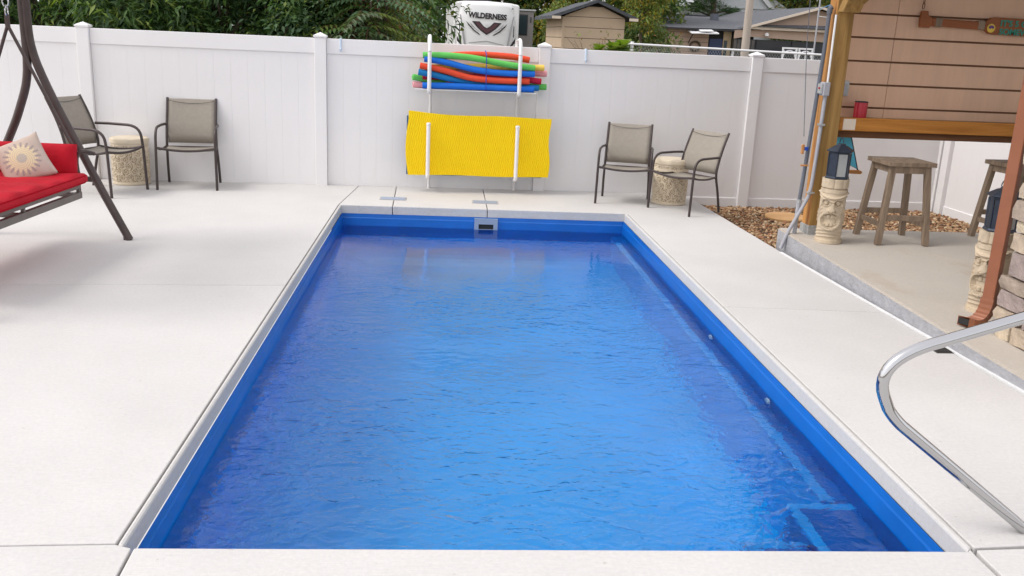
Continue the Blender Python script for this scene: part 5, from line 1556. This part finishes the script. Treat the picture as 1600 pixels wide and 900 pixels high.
# evergreen hedge of broad-leaved shrubs behind the left of the fence
HG = 'leafy shrubs behind the white fence'
plant('leafy_shrub', 'dark shrub with pale strap leaves behind the swing frame at the far left', 'shrub', -5.1, 2.3, 2.3, 2.0, .4, 2.9, 1, dict(deep=5, mid=3, light=.5, cool=1), .12, .30, 46, 210, HG)
plant('leafy_shrub', 'dark shrub between the swing post and the leftmost fence post', 'shrub', -3.75, 2.5, 2.0, 1.9, .4, 2.9, 2, dict(deep=5, mid=3, light=.6, yellow=.12), .12, .28, 44, 210, HG)
plant('leafy_shrub', 'shrub with long bright drooping leaves right of the leftmost fence post', 'shrub', -2.55, 2.2, 1.8, 1.7, .5, 2.8, 3, dict(deep=4, mid=4, light=1.5, lime=.4), .14, .24, 44, 190, HG, hang=.5)
plant('leafy_shrub', 'dense green shrub above the middle of the left fence bay', 'shrub', -1.45, 2.5, 1.9, 1.8, .4, 2.9, 4, dict(deep=4, mid=4, light=.8, cool=2), .10, .36, 46, 240, HG)
plant('leafy_shrub', 'dark small leaved shrub just left of the second fence post', 'shrub', -.75, 2.3, 1.25, 1.6, .4, 2.8, 5, dict(deep=4, mid=3, cool=2.5, light=.4), .085, .42, 42, 280, HG)
plant('leafy_shrub', 'almost black shrub directly behind the second fence post', 'shrub', -.20, 3.0, .75, 1.4, .4, 3.1, 6, dict(deep=9, mid=1.2, cool=.6), .09, .40, 30, 240, HG)
plant('autumn_shrub', 'thin shrub with yellow and reddish autumn leaves right of the second fence post', 'shrub', .22, 3.3, .9, 1.2, .3, 3.0, 7, dict(olive=3, yellow=1.6, orange=2.2, red=1.2, light=1.5), .075, .42, 26, 110, trunk_r=.04, crad=(.18, .34))
# backdrop shrubs a little deeper so that no gap shows the ground
BG_ = 'tall trees standing behind the shrubs'
for i, (x, y, w, h_, lab) in enumerate(((-6.5, 6.5, 4.2, 4.0, 'tall dark tree at the left end of the tree line'), (-3.2, 6.8, 4.0, 4.2, 'tall dark tree behind the shrub with drooping leaves'),
                                        (-.4, 7.2, 3.6, 4.0, 'tall dark tree behind the autumn shrub'), (.45, 10.5, 1.3, 4.2, 'tall dark tree left of the trailer'))):
    plant('background_tree', lab, 'tree', x, y, w, 2.4, .2, h_, 20 + i, dict(deep=7, mid=3, olive=1.2), .17, .42, 46, 200, BG_, trunk_r=.14, crad=(.45, .85))
# sumac: feathery compound fronds
def sumac(label, x, y, w, d, z0, z1, nf, seed, mats_w, FL=.62, group=None):
    rng = np.random.default_rng(seed)
    t = thing('sumac_bush', label, 'shrub', (x, y, -.3), 0, group)
    cs, ds, ns, Ls, mi = [], [], [], [], []
    keys = list(mats_w); wts = np.array([mats_w[k] for k in keys], float); wts /= wts.sum()
    st = MB()
    for k in range(nf):
        b = np.array([rng.uniform(-w / 2, w / 2), rng.uniform(-d / 2, d / 2), rng.uniform(z0, z1) + .3])
        a = rng.uniform(-PI, PI); 
        out = np.array([math.cos(a), math.sin(a) - .35, 0]); out /= np.linalg.norm(out)
        Lf = FL * rng.uniform(.7, 1.25); rise = rng.uniform(.15, .6)
        side = np.array([-out[1], out[0], 0])
        m_ = rng.choice(len(keys), p=wts)
        np_ = 10
        path = []
        for j in range(np_ + 1):
            s_ = j / np_
            p = b + out * Lf * s_ + np.array([0, 0, Lf * (rise * s_ - (rise + .28) * s_ ** 2)])
            path.append(p)
            if j < 1: continue
            for sg in (-1, 1):
                dd = side * sg + out * .45 + np.array([0, 0, -.28])
                cs.append(p); ds.append(dd); ns.append(np.array([0, 0, 1.0]) + rng.normal(size=3) * .15)
                Ls.append(.135 * (1 - .55 * (s_ - .45) ** 2 * 2) * rng.uniform(.85, 1.15)); mi.append(m_)
        cs.append(path[-1]); ds.append(out + np.array([0, 0, -.5])); ns.append(np.array([0, 0, 1.0])); Ls.append(.10); mi.append(m_)
        st.tube([path[0], path[5], path[10]], [.005, .004, .002], 3, cap=False)
    V, F = leaf_geo(np.array(cs), np.array(ds), np.array(ns), np.array(Ls), np.array(Ls) * .30, .12)
    N = len(cs)
    np_mesh('fronds', V, (F[None] + (np.arange(N) * 5)[:, None, None]).reshape(-1, 3), [LEAF[k] for k in keys], np.repeat(mi, 4), parent=t)
    st.build('frond_stems', LEAF_STEM, t)
    tb = MB()
    for k in range(9):
        bx, by = rng.uniform(-w / 2, w / 2), rng.uniform(-d / 2, d / 2)
        tb.tube([(bx * .6, by * .6, 0), (bx * .8, by * .8, (z1 + .3) * .5), (bx, by, z1 + .2)], [.030, .022, .010], 6)
    tb.build('stems', MT['bark'], t, smooth=60)
    return t
LEAF_STEM = mat('reddish_stem', (.16, .07, .04), .8)
SG = 'feathery sumac bushes left of the trailer'
sumac('feathery sumac bush with layered fronds, the nearer one right of the autumn shrub', .42, 2.1, .55, 1.1, .7, 2.7, 170, 31, dict(cool=4, mid=2.5, light=3, pale=2), group=SG)
sumac('feathery sumac bush with pale fronds reaching to the trailer', .50, 2.9, .36, 1.5, .7, 2.7, 170, 32, dict(cool=3, mid=2.5, light=4, pale=2), group=SG)
plant('autumn_shrub', 'rust and green shrub in the shade behind the sumac bushes', 'shrub', .55, 5.0, 1.5, 1.2, .3, 3.2, 33, dict(deep=4, olive=4, orange=.5, mid=3), .10, .42, 36, 150, trunk_r=.05)
# trees round the trailer, shed and house
TG = 'trees beyond the trailer and shed'
plant('woodland_tree', 'tree with yellow autumn leaves between trailer and shed', 'tree', 7.8, 34, 3.4, 3.0, .5, 6.5, 41, dict(olive=4, light=2.5, yellow=2.2, mid=2), .30, .45, 34, 170, TG, trunk_r=.20, crad=(.6, 1.1))
plant('woodland_tree', 'olive green tree behind the shed roof', 'tree', 11.2, 32, 4.4, 3.0, .5, 7.0, 42, dict(olive=4, mid=4, deep=2, light=1.2, yellow=.5), .28, .45, 46, 190, TG, trunk_r=.22, crad=(.6, 1.2))
plant('woodland_tree', 'dark tree right behind the trailer roof', 'tree', 5.2, 36, 5.0, 3.0, .5, 8.0, 43, dict(deep=5, olive=3, mid=3), .30, .45, 46, 190, TG, trunk_r=.25, crad=(.7, 1.2))
plant('woodland_tree', 'dark tree left of the trailer, far behind the sumac bushes', 'tree', .8, 33, 4.6, 3.0, .5, 8.0, 44, dict(deep=6, olive=2, mid=2), .30, .45, 44, 190, TG, trunk_r=.25, crad=(.7, 1.2))
plant('yellow_tree', 'slender tree with yellow green leaves overhanging the left end of the low house', 'tree', 8.55, 20.5, 1.5, 1.4, 1.9, 5.2, 45, dict(light=3, yellow=1.8, olive=2.5, mid=1.5), .16, .42, 26, 120, trunk_r=.07, crad=(.25, .5))
plant('green_shrub', 'green shrub growing between the shed and the low house', 'shrub', 9.2, 22.5, 1.9, 1.5, .4, 3.2, 46, dict(mid=3, olive=3, light=1.5, deep=1.5), .15, .4, 26, 170, trunk_r=.05, crad=(.3, .55))
plant('green_shrub', 'yellow green shrub between the trailer and the shed', 'shrub', 7.0, 28.5, .8, 1.3, .4, 3.6, 47, dict(olive=4, light=2, yellow=1.0, mid=2), .15, .4, 26, 150, trunk_r=.05, crad=(.3, .5))
# pines behind the low house
def pine(label, x, y, z1, w, seed, group):
    rng = np.random.default_rng(seed)
    t = thing('pine_tree', label, 'tree', (x, y, -.4), 0, group)
    cs, ds, ns, Ls, mi = [], [], [], [], []
    lb = MB()
    for k in range(80):
        z = rng.uniform(1.6, z1); r_ = w * (.35 + .65 * (1 - z / (z1 + 1)) ** .6) * rng.uniform(.6, 1.1)
        a = rng.uniform(-PI, PI)
        o_ = np.array([math.cos(a), math.sin(a), .12])
        lb.tube([(0, 0, z), tuple(o_ * r_ * .5 + np.array([0, 0, z + .1])), tuple(o_ * r_ + np.array([0, 0, z]))], [.05, .035, .012], 4, cap=False)
        for q_ in range(9):
            s_ = rng.uniform(.35, 1.05); c = o_ * r_ * s_ + np.array([0, 0, z + .1 * math.sin(PI * s_)]) + rng.normal(size=3) * np.array([.22, .22, .10])
            n_ = 22
            u = unit(rng, n_); u[:, 2] = np.abs(u[:, 2]) * .8 - .1
            cs.append(np.repeat(c[None], n_, 0) + u * .03); ds.append(u + o_ * .5); ns.append(unit(rng, n_)); Ls.append(rng.uniform(.22, .38, n_)); mi.append(rng.choice(3, n_, p=[.45, .4, .15]))
    c = np.concatenate(cs); L = np.concatenate(Ls)
    V, F = leaf_geo(c, np.concatenate(ds), np.concatenate(ns), L, L * .11, .1)
    np_mesh('needles', V, (F[None] + (np.arange(len(c)) * 5)[:, None, None]).reshape(-1, 3), [LEAF['mid'], LEAF['deep'], LEAF['cool']], np.repeat(np.concatenate(mi), 4), parent=t)
    MB().tube([(0, 0, 0), (.05, 0, z1 * .5), (0, 0, z1 + .3)], [.22, .16, .04], 8).build('trunk', MT['bark'], t, smooth=60)
    lb.build('limb', MT['bark'], t)
PG = 'pines behind the low house'
pine('pine with dark branches above the left wing roof', 15.2, 41, 8.5, 2.6, 51, PG)
pine('pine with brighter branches left of the utility pole', 18.2, 43, 8.5, 2.4, 52, PG)
pine('pine at the right, behind the porch gable', 27.0, 48, 9.5, 3.2, 53, PG)
plant('woodland_tree', 'broad olive tree behind the porch gable', 'tree', 24.2, 44, 5.0, 3, .5, 9.0, 54, dict(olive=4, mid=3, light=2, yellow=.8), .32, .45, 46, 190, TG, trunk_r=.22, crad=(.7, 1.3))
plant('woodland_tree', 'dark tree behind the gap between the shed and the pines', 'tree', 13.2, 46, 5.0, 3, .5, 9.0, 55, dict(deep=5, mid=3, olive=2), .32, .45, 46, 190, TG, trunk_r=.22, crad=(.7, 1.3))
# far wood as one mass
rngw = np.random.default_rng(77)
cs = []
for k in range(260):
    a = rngw.uniform(-1.15, 1.15); D_ = rngw.uniform(62, 80)
    cs.append((D_ * math.sin(a), D_ * math.cos(a), rngw.uniform(-.3, 9)))
o = crown_mesh('far_wood', None, rngw, [np.array(c) for c in cs], rngw.uniform(1.6, 3.2, 260), 130, .75, .5, dict(deep=5, mid=4, olive=3, light=1))
tag(o, 'far wood of mixed green trees behind the houses', 'wood', kind='stuff')
# rose canes and broad-leaved plant in front of the shed
rc = thing('rose_bush', 'bare tangled rose canes in front of the beige shed', 'shrub', (5.0, 7.2, -.3))
rr = random.Random(5); cane = MB()
for k in range(34):
    bx = rr.uniform(-.8, .9); a = rr.uniform(-1, 1); L_ = rr.uniform(.5, 1.0)
    p = Vector((bx, rr.uniform(-.2, .2), 1.35))
    pts = [p]
    for j in range(4):
        p = p + Vector((a * L_ * .16 + rr.uniform(-.03, .03), rr.uniform(-.04, .04), L_ * .21 - .02 * j * abs(a)))
        pts.append(p)
    cane.tube([(bx * .4, 0, 0)] + pts, [.008] + [.006 - .001 * j for j in range(5)], 4, cap=False)
    for j in range(2, 5):
        q0 = pts[j - 1]; cane.tube([q0, q0 + Vector((rr.uniform(-.12, .12), rr.uniform(-.05, .05), rr.uniform(.02, .14)))], .003, 3, cap=False)
cane.build('cane', MT['bark'], rc)
rng = np.random.default_rng(61)
crown_mesh('leaves', rc, rng, [np.array([rng.uniform(-.9, 1.0), rng.uniform(-.2, .2), rng.uniform(1.5, 2.15)]) for _ in range(26)], rng.uniform(.06, .12, 26), 6, .06, .5, dict(olive=3, light=2, orange=1))
def rosette(label, x, y, zc, seed, n_=18, L=.22, mats_=('lime', 'light', 'mid')):
    t = thing('broad_leaved_plant', label, 'plant', (x, y, -.3), 0, 'broad leaved plants above the fence top'); r_ = random.Random(seed)
    MB().tube([(0, 0, 0), (0, 0, zc + .3)], .012, 6).build('stem', LEAF['olive'], t)
    for k in range(n_):
        A = k * 2.4; el = .25 + .9 * (k / n_); ln_ = L * r_.uniform(.75, 1.15)
        mb = MB(); d_ = Vector((math.cos(A) * math.cos(el), math.sin(A) * math.cos(el), math.sin(el))); s_ = Vector((-math.sin(A), math.cos(A), 0))
        w_ = ln_ * .42; c0 = Vector((0, 0, zc + .3 - .05 + .004 * k))
        vs = []
        for j, (f_, wf) in enumerate(((0, .15), (.35, .8), (.65, 1), (.88, .7), (1.0, .08))):
            q = c0 + d_ * ln_ * f_ - Vector((0, 0, 1)) * ln_ * .30 * f_ ** 2
            vs += [q - s_ * w_ * wf + Vector((0, 0, .02 * wf)), q, q + s_ * w_ * wf + Vector((0, 0, .02 * wf))]
        fs = [(j * 3 + i, j * 3 + i + 1, j * 3 + i + 4, j * 3 + i + 3) for j in range(4) for i in range(2)]
        mb.add(vs, fs); mb.build('leaf', LEAF[mats_[k % 3]], t, smooth=60)
rosette('bright green broad leaved plant above the fence, middle of three', 4.30, 5.0, 1.54, 1)
rosette('bright green broad leaved plant above the fence, right one of three', 4.47, 5.1, 1.57, 2)
rosette('yellow green broad leaved plant above the fence, left one of three', 4.06, 5.0, 1.53, 3, 14, .18, ('light', 'lime', 'yellow'))
# pale arching grass stems between the shed and the house
ag = MB(); r_ = random.Random(9)
for k in range(60):
    a = r_.uniform(.2, 1.0) * (1 if r_.random() < .7 else -1); L_ = r_.uniform(.5, 1.15); bx = r_.uniform(-.2, .2); by = r_.uniform(-.3, .3)
    pts = [(bx, by, 1.4)] + [(bx + a * L_ * f, by + r_.uniform(-.02, .02), 1.4 + L_ * (.9 * f - .45 * f * f)) for f in (.25, .5, .75, 1)]
    ag.tube([(bx * .3, by * .3, 0)] + pts, [.006, .008, .010, .008, .006, .002], 4, cap=False)
ga = thing('arching_grass', 'pale arching grass stems between the shed and the chain link post', 'plant', (5.55, 9.0, -.3))
ag.build('blades', LEAF['pale'], ga)
